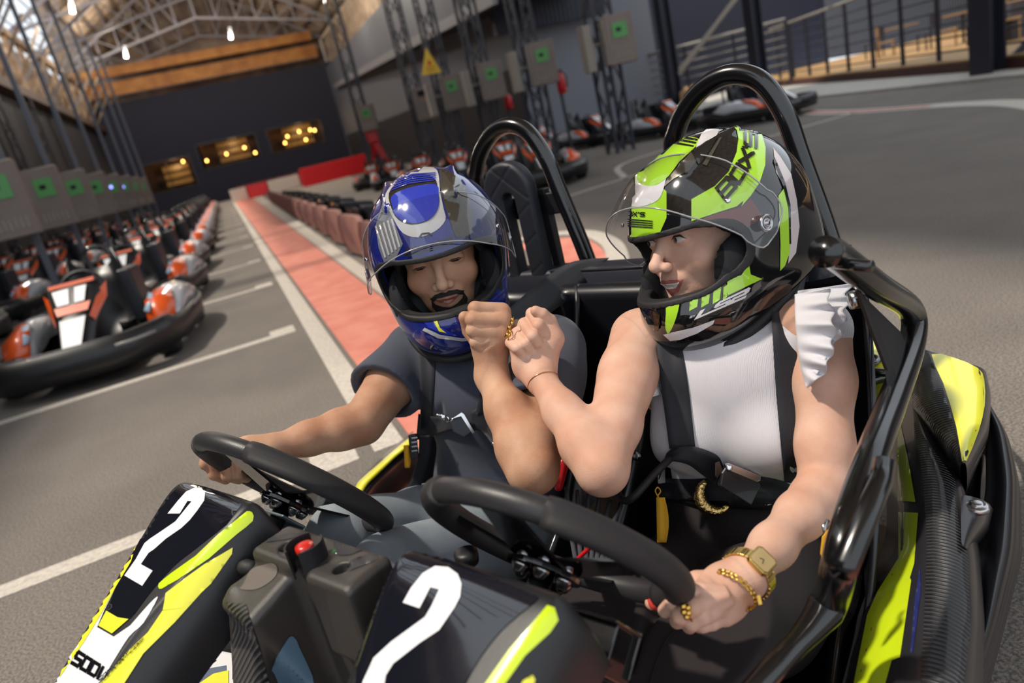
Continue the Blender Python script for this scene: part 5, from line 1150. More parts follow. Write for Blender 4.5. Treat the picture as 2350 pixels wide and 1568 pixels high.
# ------------------------------------------------ clothing
def wob(A, f, seed, stretch=(1, 1, 1)):
    r = np.random.default_rng(seed); K = r.normal(size=(6, 3)); K /= np.linalg.norm(K, axis=1)[:, None]; K = K*np.array(stretch)*f; ph = r.uniform(0, 6.28, 6)
    def fn(X):
        o = 0
        for k_, p in zip(K, ph): o = o+np.sin(X@k_+p+.8*np.sin(X@k_[[1, 2, 0]]*.6))
        return A*o/6
    return fn
INF = 1e9
WTOP = stripes(mat('white_rib_knit', '#d9d6dd', .75, sheen=.2), 260, 'X', .5, .0015, rot=(0, 0, 1.05))
wlat = nrm(wSL-wSR); wmid = lerp(wSR, wSL, .5); wup = nrm(wmid-wHIP); wfr = np.cross(wlat, wup); wfr = wfr if wfr@(C0-wmid) > 0 else -wfr
TR = frame(x=wlat, z=wup)
g = Sdf()
cb = wmid+wfr*.0
g.ell(cb-wup*.10+wfr*.005, (.150, .092, .135), TR, k=.02)
g.ell(cb-wup*.26+wfr*.0, (.125, .088, .16), TR, k=.05)
g.ell(wHIP+wup*.06, (.155, .105, .12), TR, k=.05)
for q in (-1, 1): g.ell(cb-wup*.150+wlat*q*.072+wfr*.062, (.066, .058, .062), TR, k=.035)
g.chain([lerp(wSR, wSL, .12)-wup*.005, wNK-[0, 0, .045], lerp(wSR, wSL, .97)-wup*.004], [.034, .062, .051], k=.03)
g.cap(wNK-[0, 0, .055], wNK+CV((-.004, .022, 0)), .056, .0535, k=.012)
g.fn(wob(.004, 30, 3), -INF*np.ones(3), INF*np.ones(3), 0, 'd')
g.plane(wNK+CV((-.004, .030, 0)), CV((-.35, 1, -.2)), .003)
g.plane(wSR+wlat*.022-wup*.0, -wlat*1.0+wup*.02, .01); g.plane(W(1650, 1128, 1.2), -wup, .004)
lo, hi = lims([wSR, wSL, wNK+[0, 0, .05], wHIP], .11); hi = hi+.02
V, Q = g.mesh(lo, hi, .0032); wtop = mesh_obj('ruffled_top', V, Q, WTOP, woman, label='white ribbed sleeveless top'); bWT = bvh_of(wtop)
# trousers
TRS = mat('dark_aubergine_trousers', '#1d161a', .85, bump=.35, bscale=900)
kL, kR = Wl((.355, .035, .40)), Wl((.20, -.03, .40)); aL, aR = Wl((.36, -.28, .16)), Wl((.20, -.33, .16))
hL, hR = wHIP+wlat*.085-[0, 0, .01], wHIP-wlat*.085-[0, 0, .01]
g = Sdf()
g.ell(wHIP+wup*.05+wfr*.0, (.168, .118, .17), TR, k=.03)
for a, b, c in ((hL, kL, aL), (hR, kR, aR)):
    g.chain([a, lerp(a, b, .5), b], [.093, .083, .062], k=.03); g.chain([b, lerp(b, c, .4), c], [.060, .055, .042], k=.02)
g.ell(lerp(hL, kL, .45), (.085, .085, .11), frame(z=kL-hL, x=(1, 0, 0)), k=.03)
g.fn(wob(.006, 34, 8, (1, 1, .6)), -INF*np.ones(3), INF*np.ones(3), 0, 'd')
waist = W(1650, 1120, 1.2)
g.plane(waist, wup, .004)
lo, hi = lims([wHIP, kL, kR, aL, aR, waist], .13); V, Q = g.mesh(lo, hi, .0042); wtr = mesh_obj('trousers', V, Q, TRS, woman, label='dark aubergine trousers'); bWTR = bvh_of(wtr)
# man's T-shirt and jeans
TSH = mat('slate_tshirt', '#434857', .85, noise=.12, nscale=7, bump=.3, bscale=1100, sheen=.15, col2='#393d4b')
mlat = nrm(mSL-mSR); mmid = lerp(mSR, mSL, .5); mup = nrm(mmid-mHIP); mfr = np.cross(mlat, mup); mfr = mfr if mfr@(C0-mmid) > 0 else -mfr
TM = frame(x=mlat, z=mup); g = Sdf()
g.ell(mmid-mup*.10+mfr*.0, (.175, .105, .15), TM, k=.02); g.ell(mmid-mup*.27, (.150, .105, .17), TM, k=.05); g.ell(mHIP+mup*.07, (.165, .12, .13), TM, k=.05)
g.ell(mHIP+mup*.14+mfr*.02, (.13, .10, .10), TM, k=.05)
g.chain([lerp(mSR, mSL, .06), mNK-[0, 0, .045], lerp(mSR, mSL, .94)], [.055, .072, .055], k=.03)
sEL, sER = lerp(mSL, mEL, .62), lerp(mSR, mER, .60)
g.chain([mSL, sEL], [.070, .074], k=.025); g.chain([mSR, sER], [.068, .074], k=.025)
g.fn(wob(.012, 30, 5, (1, 1, .5)), -INF*np.ones(3), INF*np.ones(3), 0, 'd')
g.plane(sEL, mEL-mSL, .003); 
def half(p, n, q, r):
    """cut half-space limited to a ball around q"""
    n = nrm(n); return lambda X: np.maximum(-((X-p)@n), np.linalg.norm(X-q, axis=-1)-r)
g.p.pop()
g.fn(half(sEL, mEL-mSL, mEL, .19), -INF*np.ones(3), INF*np.ones(3), .003, '-')
g.fn(half(sER, mER-mSR, mER, .16), -INF*np.ones(3), INF*np.ones(3), .003, '-')
g.cap(sEL, lerp(mSL, mEL, .45), .061, .05, k=.003, op='-'); g.cap(sER, lerp(mSR, mER, .4), .061, .05, k=.003, op='-')
g.plane(mHIP+mup*.01, -mup, .006)
lo, hi = lims([mSR, mSL, mNK, mHIP, sEL, sER], .12); V, Q = g.mesh(lo, hi, .0034); mts = mesh_obj('t_shirt', V, Q, TSH, man, label='slate blue-grey T-shirt'); bMT = bvh_of(mts)
JN = mat('washed_grey_jeans', '#8b949d', .85, noise=.22, nscale=9, bump=.45, bscale=1400, col2='#727c87')
kL2, kR2 = Wl((-.13, .02, .41)), Wl((-.30, .06, .41)); aL2, aR2 = Wl((-.19, -.3, .16)), Wl((-.32, -.3, .16))
g = Sdf(); g.ell(mHIP+mup*.0, (.165, .12, .12), TM, k=.03)
for a, b, c in ((mHIP+mlat*.09, kL2, aL2), (mHIP-mlat*.09, kR2, aR2)):
    g.chain([a, lerp(a, b, .5), b], [.092, .083, .064], k=.03); g.chain([b, lerp(b, c, .5), c], [.062, .058, .045], k=.02)
g.fn(wob(.009, 40, 12, (1, 1, .6)), -INF*np.ones(3), INF*np.ones(3), 0, 'd')
lo, hi = lims([mHIP, kL2, kR2, aL2, aR2], .13); V, Q = g.mesh(lo, hi, .0042); mesh_obj('jeans', V, Q, JN, man, label='washed grey-blue jeans')
# ------------------------------------------------ helmets
tpad = {}
def helmet(name, label, O, M, mshell, s=1.):
    t = thing(name, label, 'helmet', O)
    def T(x, y, z): return O+M@np.array([x, y, z])*s
    def R(*a): return np.array(a)*s
    def base(g, e):
        g.ell(T(0, -.008, .010), R(.132+e, .160+e, .150+e), M, k=.0)
        g.ell(T(0, .055, -.085), R(.104+e, .130+e, .090+e), M, k=.05)
        g.ell(T(0, -.05, -.07), R(.108+e, .10+e, .08+e), M, k=.05)
    def opening(g, e, k=.006):
        g.box(T(0, .16, -.006), R(.215+2*e, .20, .092+2*e), M, rnd_=(.040+e)*s, k=k, op='-')
        g.box(T(0, .088, -.006), R(.232+2*e, .09, .086+2*e), M, rnd_=(.040+e)*s, k=k, op='-')
    def botplane(g, e=0): g.plane(T(0, 0, -.112-e), M@np.array([0, -.30, -1]), .006)
    g = Sdf(); base(g, 0); opening(g, 0); botplane(g)
    g.ell(T(0, -.008, .008), R(.114, .142, .132), M, k=.004, op='-'); g.ell(T(0, .045, -.08), R(.086, .110, .085), M, k=.02, op='-'); g.cap(T(0, -.01, -.05), T(0, -.01, -.2), .088*s, .1*s, k=.01, op='-')
    # vent fairings and spoiler ridge
    for q in (-1, 1): g.cap(T(q*.055, .075, .125), T(q*.062, -.035, .142), .010*s, .006*s, k=.012)
    lo, hi = lims([T(x, y, z) for x in (-.14, .14) for y in (-.18, .20) for z in (-.185, .17)], .01)
    V, Q = g.mesh(lo, hi, .0023*s); sh = mesh_obj('shell', V, Q, mshell, t)
    # gasket round the eye port
    def lim_gasket(g2):
        c1, d1, c2, d2 = T(0, .16, -.006), R(.215+.016, .20, .092+.016), T(0, .088, -.006), R(.232+.016, .09+.014, .086+.016); rn = .046*s
        def bx(X, c, d):
            q = np.abs((X-c)@M)-(d/2-rn); return np.linalg.norm(np.maximum(q, 0), axis=-1)+np.minimum(q.max(-1), 0)-rn
        g2.fn(lambda X: -np.minimum(bx(X, c1, d1), bx(X, c2, d2)), -INF*np.ones(3), INF*np.ones(3), .001, '-')
    g = Sdf(); base(g, .0022); opening(g, -.0015, .003); g.ell(T(0, -.008, .008), R(.118, .146, .136), M, k=.003, op='-'); g.ell(T(0, .047, -.08), R(.090, .114, .085), M, k=.01, op='-'); lim_gasket(g); botplane(g)
    V, Q = g.mesh(lo, hi, .0023*s); mesh_obj('eye_port_gasket', V, Q, RUBBER, t)
    # padding
    PAD = mat('helmet_padding', '#17181d', .85, bump=.4, bscale=700); MSH = stripes(mat('grey_mesh_fabric', '#5b6068', .8), 330, 'DIAGONAL', .9, .002, col2='#22242a')
    g = Sdf()
    for q in (-1, 1):
        g.ell(T(q*.084, .058, -.055), R(.024, .062, .060), M, k=.01)
    g.ell(T(0, -.012, .055), R(.112, .138, .088), M, k=.01); g.ell(T(0, -.05, -.02), R(.110, .09, .09), M, k=.02)
    g.ell(T(0, .010, -.02), R(.074, .125, .118), M, k=.008, op='-'); g.box(T(0, .12, -.02), R(.14, .2, .16), M, rnd_=.03, k=.01, op='-'); g.ell(T(0, .075, -.118), R(.082, .088, .024), M, k=.01)
    for q in (-1, 1): g.ell(T(q*.066, .030, -.085), R(.030, .062, .045), M, k=.01)
    V, Q = g.mesh(lo, hi, .003*s); pd = mesh_obj('padding', V, Q, PAD, t); 
    tpad[t.name] = (pd, bvh_of(pd))
    # neck roll
    nr = []
    for a in np.linspace(0, 2*math.pi, 60, endpoint=False):
        x, y = .098*math.sin(a), .125*math.cos(a)+.02; nr.append(T(x, y, -.112-.30*y-.002))
    MB().tube(nr, .0085*s, 10, closed=True).build('bottom_trim', RUBBER, t)
    return t, sh, T
MSHF = None
def visor(t, T, M, s, lift, pivot=(0, .040, .0), mcol=None, h=.055, lat=.1385, fwd=.184):
    VM = bpy.data.materials.get('clear_visor')
    if not VM:
        VM = bpy.data.materials.new('clear_visor'); VM.use_nodes = True; nt = VM.node_tree; nt.nodes.clear()
        out = nt.nodes.new('ShaderNodeOutputMaterial'); mx = nt.nodes.new('ShaderNodeMixShader'); tr_ = nt.nodes.new('ShaderNodeBsdfTransparent'); gl = nt.nodes.new('ShaderNodeBsdfGlossy')
        gl.inputs['Roughness'].default_value = .03; tr_.inputs[0].default_value = (.92, .92, .93, 1); lw = nt.nodes.new('ShaderNodeLayerWeight'); lw.inputs[0].default_value = .5
        pw = nt.nodes.new('ShaderNodeMath'); pw.operation = 'POWER'; pw.inputs[1].default_value = 4.; ml = nt.nodes.new('ShaderNodeMath'); ml.operation = 'MULTIPLY_ADD'; ml.inputs[1].default_value = .75; ml.inputs[2].default_value = .055
        nt.links.new(lw.outputs['Facing'], pw.inputs[0]); nt.links.new(pw.outputs[0], ml.inputs[0]); nt.links.new(ml.outputs[0], mx.inputs[0]); nt.links.new(tr_.outputs[0], mx.inputs[1]); nt.links.new(gl.outputs[0], mx.inputs[2]); nt.links.new(mx.outputs[0], out.inputs[0])
    px, py, pz = pivot; ca, sa = math.cos(lift), math.sin(lift)
    def V3(az, z):
        w = abs(az)/1.75; zz = z*(1-.42*max(0, w-.45)/.55)
        if w > .75: zz = z*(.77*math.sqrt(max(0, 1-((w-.75)/.25)**2))+.05)
        bul = 1-.10*(z/h)**2*(1 if z > 0 else .25)
        y = (.040+(fwd-.040)*math.cos(az)*bul) if abs(az) < math.pi/2 else .040+.06*math.cos(az)
        x = lat*math.sin(az) if abs(az) < math.pi/2 else math.copysign(lat, az)
        y0, z0 = y-py, zz-pz; return T(x, py+y0*ca-z0*sa, pz+y0*sa+z0*ca)
    A = np.linspace(-1.75, 1.75, 49); Z = np.linspace(-h, h, 13)
    vo = MB().loft([[V3(a, z) for z in Z] for a in A]).build('visor', VM, t, label='clear raised visor')
    rimp = [V3(a, -h) for a in A]+[V3(a, h) for a in A[::-1]]
    VE = mat('visor_edge', '#9a9a9e', .15, coat=.3)
    MB().tube(rimp, .0012*s, 6, closed=True).build('visor_rim', VE, t)
    for q in (-1, 1):
        c = V3(q*1.5, 0); n = M@np.array([q*1., 0, 0]); MB().lathe(c-n*.004, n, [(.013, 0), (.013, .004), (.009, .005), (.0085, .003), (.004, .003), (.004, .006)], 24).build('visor_pivot', STEEL if q else STEEL, t)
        for az in (1.05,): c = V3(q*az, -h*.15); n = nrm(c-T(0, 0, 0)); MB().lathe(c-n*.001, n, [(.004, 0), (.004, .003), (.002, .0035)], 12).build('visor_pin', CHROME, t)
    return V3
SHG = mat('gloss_black_shell', '#141416', .09, coat=1.)
SHB = mat('gloss_blue_shell', '#1e2a86', .10, coat=1., noise=.25, nscale=6, col2='#15194e')
wh, wsh, wT = helmet('full_face_helmet', 'glossy black and lime green full-face helmet with raised clear visor, worn by the woman', wHO, wM, SHG, 1.0)
wV = visor(wh, wT, wM, 1.0, math.radians(58), fwd=.192); 
mh, msh, mT = helmet('full_face_helmet', 'glossy blue and silver full-face helmet with raised clear visor, worn by the man', mHO, mM, SHB, 1.03)
mV = visor(mh, mT, mM, 1.0, math.radians(51))
# ============================================================ HELMET GRAPHICS, FACES, HARNESSES, JEWELLERY
bWS = bvh_of(wsh); bMS = bvh_of(msh)
HL_ = mat('helmet_lime', '#a5d632', .15, coat=1.); HW_ = mat('helmet_white', '#dcd9dc', .15, coat=1.); HK_ = mat('helmet_black', '#121214', .12, coat=1.); HG_ = mat('helmet_gunmetal', '#5a554c', .3, metal=.5, coat=.6)
def wd(nm_, pts_, m, off=.0007, step=10, sm=0, lab=None): return decal(nm_, cr2(pts_, sm) if sm else pts_, bWS, m, wsh, off=off, step=step, label=lab, maxe=.05)
wd('white_band', [(1415, 500), (1428, 455), (1440, 425), (1456, 400), (1480, 392), (1530, 440), (1530, 500), (1510, 545), (1470, 560), (1430, 530)], HL_, lab='lime brow graphic')
wd('white_band', [(1426, 482), (1428, 455), (1436, 425), (1455, 395), (1480, 415), (1525, 420), (1545, 388), (1600, 330), (1640, 285), (1600, 283), (1590, 284), (1640, 281), (1648, 300), (1646, 322), (1612, 336), (1595, 340), (1560, 380), (1530, 400), (1510, 440), (1500, 460), (1455, 472), (1432, 474)][0:0] or [(1428, 452), (1445, 410), (1460, 395), (1468, 420), (1500, 428), (1528, 412), (1532, 398), (1522, 440), (1508, 462), (1475, 474), (1442, 472)], HW_, off=.0014, step=7, sm=3, lab='white crescent')
wd('lime_band', [(1446, 412), (1462, 372), (1500, 335), (1540, 312), (1600, 318), (1603, 332), (1560, 372), (1535, 405), (1500, 428), (1465, 424)], HL_, off=.0010, step=8, sm=2, lab='lime forehead graphic')
wd('black_pinstripe', [(1532, 313), (1600, 325), (1602, 321), (1540, 309)], HK_, off=.0016, step=6); wd('black_pinstripe', [(1522, 318), (1597, 332), (1599, 328), (1530, 314)], HK_, off=.0016, step=6); wd('black_pinstripe', [(1512, 326), (1592, 339), (1594, 336), (1518, 321)], HK_, off=.0016, step=6)
wd('white_band', [(1590, 284), (1620, 280), (1645, 283), (1650, 298), (1645, 312), (1620, 326), (1598, 340), (1606, 318), (1610, 300)], HW_, off=.0012, step=7, sm=2, lab='white crown band')
wd('gunmetal_vent', [(1512, 440), (1540, 402), (1590, 345), (1630, 322), (1618, 345), (1580, 392), (1545, 412)], HG_, off=.0010, step=7, lab='gunmetal vent cover'); wd('vent_line', [(1586, 350), (1640, 318), (1648, 314), (1612, 372), (1602, 378)], HK_, off=.002, step=7); wd('gunmetal_vent', [(1612, 378), (1650, 318), (1656, 316), (1622, 382)], HG_, off=.0016, step=7)
wd('lime_band', [(1675, 281), (1700, 281), (1726, 290), (1748, 310), (1756, 340), (1755, 380), (1742, 420), (1722, 450), (1700, 475), (1704, 466), (1704, 450), (1704, 462), (1690, 474), (1640, 490), (1587, 508), (1587, 458), (1640, 428), (1672, 395), (1690, 350), (1694, 320), (1690, 300)], HL_, off=.0012, step=8, lab='lime band with lettering')
_u = [0, .185, .242, .427, .483, .669, .815, 1]; _bx = [1663, 1693, 1697, 1717, 1721, 1731, 1737, 1738]; _by = [465, 430, 427, 394, 389, 354, 343, 306]; _vx = [-24, -25, -26, -28, -29, -31, -32, -33]; _vy = [-32, -28, -25, -20, -17, -12, -8, -4]
lettering('lettering', "BOX'S", lambda u, v: (np.interp(u, _u, _bx)+v*np.interp(u, _u, _vx), np.interp(u, _u, _by)+v*np.interp(u, _u, _vy)), bWS, HK_, wsh, th=.22, gap=.2, off=.0024, label='black BOX\'S lettering')
lettering('lettering', "BOX'S", quadwarp((1430, 495), (1480, 498), (1482, 488), (1432, 484)), bWS, HK_, wsh, th=.2, off=.0022)
for k in range(4): wd('black_pinstripe', [(1424, 503+5*k), (1500, 509+5*k), (1500, 507+5*k), (1424, 500.5+5*k)], HK_, off=.002, step=6)
wd('dark_red_patch', [(1590, 510), (1640, 492), (1700, 476), (1722, 455), (1752, 500), (1700, 530), (1620, 545), (1580, 530)], mat('dark_red_gloss', '#5d1f16', .12, coat=1.), off=.0008, step=9, lab='dark red side patch')  # glossy dark red patch on the side of the shell
wd('white_band', [(1774, 340), (1790, 360), (1815, 400), (1828, 460), (1834, 520), (1826, 580), (1808, 605), (1812, 560), (1814, 480), (1800, 430), (1780, 395)], mat('helmet_rose_white', '#c9bcbc', .15, coat=1.), step=9, lab='rose-white rear band')
wd('black_pinstripe', [(1776, 362), (1800, 420), (1812, 470), (1814, 560), (1810, 560), (1808, 480), (1796, 430), (1774, 372)], HK_, off=.0016, step=6)
wd('lime_band', [(1797, 434), (1806, 460), (1810, 510), (1811, 580), (1800, 610), (1789, 622), (1790, 560), (1786, 470), (1785, 450)], HL_, off=.0012, step=8, lab='lime rear flash')
wd('lime_band', [(1718, 606), (1722, 630), (1748, 640), (1670, 678), (1668, 640), (1700, 632)], HL_, off=.0012, step=7, lab='lime chin flash')
for a, b in ((1584, 1604), (1611, 1630), (1637, 1655), (1660, 1672)):
    y0 = 672-(a-1584)*.30; wd('lime_bar', [(a, y0+10), (b, y0+2), (b-4, y0+32), (a-2, y0+42)], HL_, off=.0012, step=6, lab='lime chin bar stripe')
wd('lime_band', [(1532, 697), (1559, 690), (1552, 730), (1536, 764), (1528, 752), (1529, 720)], HL_, off=.0012, step=7, sm=3, lab='lime chin flash')
lettering('lettering', 'LS2', quadwarp((1598, 732), (1704, 686), (1708, 664), (1604, 714)), bWS, HW_, wsh, th=.26, gap=.18, off=.0018, shear=.2, label='white LS2 lettering')
lettering('lettering', 'BY', quadwarp((1583, 730), (1595, 727), (1596, 722), (1585, 725)), bWS, HW_, wsh, th=.2, off=.0018)
wd('white_band', [(1522, 768), (1545, 762), (1590, 752), (1640, 734), (1636, 744), (1600, 765), (1560, 780), (1538, 782)], HW_, step=8, lab='white chin edge')
wd('chin_vent', [(1472, 705), (1515, 718), (1517, 745), (1508, 762), (1490, 745)], HK_, off=.0022, step=8, lab='gloss chin vent'); wd('chin_vent', [(1502, 716), (1517, 722), (1514, 755), (1505, 760)], mat('bronze_vent', '#4a3326', .2, metal=.5, coat=.5), off=.0030, step=6)
for k in range(7): a = 2.95-k*.22; 
# man's helmet graphics
def md(nm_, pts_, m, off=.0007, step=8, sm=0, lab=None): return decal(nm_, cr2(pts_, sm) if sm else pts_, bMS, m, msh, off=off, step=step, label=lab, maxe=.05)
MW_ = mat('helmet_silver_white', '#bdbcbc', .16, coat=1.); MB_ = mat('helmet_royal_blue', '#2b3aa8', .12, coat=1.); MBD = mat('helmet_brown_black', '#2a2522', .12, coat=1.)
md('silver_oval', [(884, 452), (895, 430), (925, 400), (960, 385), (995, 386), (1006, 400), (1010, 440), (1018, 480), (1022, 505), (1000, 530), (960, 545), (925, 535), (905, 505), (890, 475)], MW_, sm=3, lab='silver oval outline')
md('black_oval', [(893, 445), (915, 418), (945, 402), (980, 402), (1000, 415), (1005, 440), (1008, 465), (1000, 490), (980, 508), (945, 516), (915, 505), (898, 478)], MBD, off=.0014, sm=3, lab='dark oval')
md('blue_oval', [(898, 455), (915, 442), (950, 430), (1000, 425), (1006, 450), (1006, 475), (992, 500), (965, 512), (938, 512), (912, 498), (900, 475)], MB_, off=.0021, sm=3, lab='royal blue oval')
for k in range(5): md('blue_pinstripe', [(898+3*k, 440-6*k), (940+2*k, 424-5*k), (1000, 416-4*k), (1000, 414-4*k), (940+2*k, 421-5*k), (899+3*k, 437-6*k)], MB_, off=.0024, step=6)
md('brown_panel', [(1007, 388), (1030, 392), (1055, 412), (1075, 445), (1085, 500), (1080, 540), (1045, 545), (1030, 500), (1014, 450)], mat('helmet_umber', '#3b352c', .12, coat=1.), lab='umber side panel')
md('silver_panel', [(1008, 390), (1025, 405), (1040, 430), (1042, 450), (1020, 460), (1010, 430)], HG_, off=.0014, lab='gunmetal vent cover')
md('silver_panel', [(862, 520), (880, 462), (892, 470), (905, 510), (925, 560), (905, 600), (885, 610), (870, 570)], mat('helmet_grey', '#7c7d84', .15, coat=1.), lab='grey flank panel')
for k in range(5): md('white_streak', [(862+9*k, 520-4*k), (866+9*k, 518-4*k), (888+8*k, 590-6*k), (884+8*k, 592-6*k)], MW_, off=.0016, step=6)
for k in range(4): md('blue_rib', [(930, 572+5*k), (985, 560+5*k), (1040, 543+5*k), (1040, 546+5*k), (985, 563+5*k), (931, 575+5*k)], MBD, off=.0016, step=6)
md('visor_tab', [(962, 545), (968, 536), (985, 534), (993, 540), (990, 542), (984, 538), (970, 540), (966, 547)], HK_, off=.0030, step=4)
md('yellow_flash', [(996, 738), (1004, 736), (1010, 752), (1025, 764), (1008, 760)], YELL, off=.0016, step=5, lab='small yellow flash'); md('blue_flash', [(958, 722), (996, 732), (1014, 752), (1050, 770), (1020, 768), (985, 752)], MB_, off=.0010, step=6)
md('silver_edge', [(975, 752), (1010, 768), (1060, 776), (1100, 772), (1100, 779), (1060, 783), (1005, 776), (970, 758)], MW_, off=.001, step=6, lab='silver lower edge')
# mesh fabric inside the helmets
MSH_ = MATS['grey_mesh_fabric'] = MATS.get('grey_mesh_fabric') or stripes(mat('grey_mesh_fabric', '#5b6068', .8), 330, 'DIAGONAL', .9, .002, col2='#22242a')
wpad = tpad[wh.name]; mpad = tpad[mh.name]
for pts_, (po, pb) in (([(1642, 565), (1658, 560), (1660, 600), (1645, 640), (1612, 668), (1590, 664), (1622, 640), (1638, 605)], wpad), ([(905, 625), (915, 625), (930, 665), (950, 700), (975, 722), (960, 722), (928, 694), (908, 655)], mpad), ([(1478, 545), (1490, 560), (1488, 600), (1472, 640), (1462, 640), (1474, 600)], wpad), ([(1100, 590), (1125, 570), (1135, 610), (1120, 650), (1095, 680), (1105, 640)], mpad)):
    decal('mesh_fabric', cr2(pts_, 3), pb, MSH_, po, off=.0012, step=6, label='grey mesh lining')
# ---- facial features on the skin
HAIRD = mat('dark_brown_hair', '#1d1410', .6, bump=.8, bscale=900); LIPW = mat('lips_pink', '#a8605a', .35); LIPM = mat('lips_male', '#96594f', .4); EYEW = mat('eye_white', '#cfc9c4', .2, coat=.5); IRIS = mat('dark_iris', '#20150f', .12, coat=1.); TEETH = mat('teeth', '#d9d2c6', .25, coat=.4); LID = mat('lid_shadow', '#7e4f3e', .6)
def onf(nm_, F_, M, s, B, pts3, m, parent, off, step=.0025, lab=None):
    """pts3: outline (x, z) in the face frame, cast onto the skin along the face axis"""
    V, F = grid_tri([pts3], step); out = []; ok = []
    for x, z in V:
        o = F_+M@np.array([x, .20, z])*s; d = -M[:, 1]; h = B.ray_cast(Vector(o), Vector(d), .25)
        if h[0] is None: out.append((0, 0, 0)); ok.append(False); continue
        n = h[1]; n = n if n.dot(Vector(d)) < 0 else -n; out.append(tuple(h[0]+n*off)); ok.append(True)
    F = [f for f in F if all(ok[i] for i in f)]
    if not F: print('EMPTY face', nm_); return
    V = np.array(out); fx = []
    for f in F:
        nn = np.cross(V[f[1]]-V[f[0]], V[f[2]]-V[f[0]]); fx.append(f if nn@M[:, 1] > 0 else f[::-1])
    V, fx = clean(V, fx, .03); return mesh_obj(nm_, V, fx, m, parent, label=lab)
def eyeset(FO, M, s, B, parent, brow, lidw, gaze, openz=.0035, iz=-.0006):
    for q in (-1, 1):
        c = .032*q
        onf('eye_white', FO, M, s, B, [(c-.0125, -.001), (c-.006, openz), (c+.004, openz+.0004), (c+.0125, .0), (c+.006, -.0042), (c-.006, -.0044)], EYEW, parent, .0006, .0016)
        onf('iris', FO, M, s, B, [(c+gaze+.0048*math.cos(a), min(openz-.0004, iz+.0042*math.sin(a))) for a in np.linspace(0, 6.28, 12)[:-1]], IRIS, parent, .0010, .0016)
        onf('lash_line', FO, M, s, B, [(c-.0145, -.0015), (c-.007, openz), (c+.005, openz), (c+.0145, .0), (c+.006, openz+.003), (c-.007, openz+.0028)], HAIRD, parent, .0014, .0014)
        onf('eyebrow', FO, M, s, B, [(c-.022, .0165), (c-.010, .0225), (c+.006, .0235) if q > 0 else (c+.006, .0225), (c+.021, .0165), (c+.018, .0130), (c+.004, .0175), (c-.008, .0170), (c-.020, .0125)] if brow else [(c-.018, .017), (c-.006, .021), (c+.008, .020), (c+.018, .016), (c+.006, .0175), (c-.006, .0178)], HAIRD, parent, .0012, .002)
for q in (-1, 1):
    c = .032*q
    onf('eye', mFO, mM, 1.06, bMB, [(c-.0105, -.0032), (c-.004, -.0018), (c+.005, -.0018), (c+.0105, -.0030), (c+.005, -.0052), (c-.004, -.0054)], IRIS, man, .0007, .0014, 'dark downcast eye')
    onf('lash_line', mFO, mM, 1.06, bMB, [(c-.0145, -.0042), (c-.006, -.0012), (c+.006, -.0012), (c+.0145, -.0040), (c+.006, .0004), (c-.006, .0004)], HAIRD, man, .0012, .0014)
    onf('eyebrow', mFO, mM, 1.06, bMB, [(c-.024, .0135), (c-.010, .0215), (c+.008, .0215), (c+.024, .0135), (c+.020, .0095), (c+.006, .0150), (c-.008, .0150), (c-.020, .0095)], HAIRD, man, .0012, .002)
eyeset(wFO, wMF, 1.0, bWB, woman, False, 0, .004)
onf('moustache', mFO, mM, 1.06, bMB, [(-.031, -.063), (-.020, -.0545), (-.006, -.0520), (0, -.0540), (.006, -.0520), (.020, -.0545), (.031, -.063), (.027, -.070), (.017, -.0610), (0, -.0600), (-.017, -.0610), (-.027, -.070)], HAIRD, man, .0011, .003)
onf('beard', mFO, mM, 1.06, bMB, [(-.029, -.066), (-.024, -.076), (-.013, -.0815), (0, -.0835), (.013, -.0815), (.024, -.076), (.029, -.066), (.033, -.082), (.024, -.102), (0, -.112), (-.024, -.102), (-.033, -.082)], HAIRD, man, .0009, .0035)
onf('lips', mFO, mM, 1.06, bMB, [(-.023, -.0640), (-.007, -.0640), (0, -.0650), (.007, -.0640), (.023, -.0640), (.009, -.0755), (0, -.0770), (-.009, -.0755)], LIPM, man, .0007, .0022)
onf('lips', wFO, wMF, 1.0, bWB, [(-.028, -.0615), (-.008, -.0585), (0, -.0598), (.008, -.0585), (.028, -.0615), (.012, -.080), (0, -.0835), (-.012, -.080)], LIPW, woman, .0006, .0022)
onf('teeth', wFO, wMF, 1.0, bWB, [(-.022, -.0635), (-.008, -.0640), (.008, -.0640), (.022, -.0635), (.012, -.0725), (0, -.0745), (-.012, -.0725)], TEETH, woman, .0018, .0018)
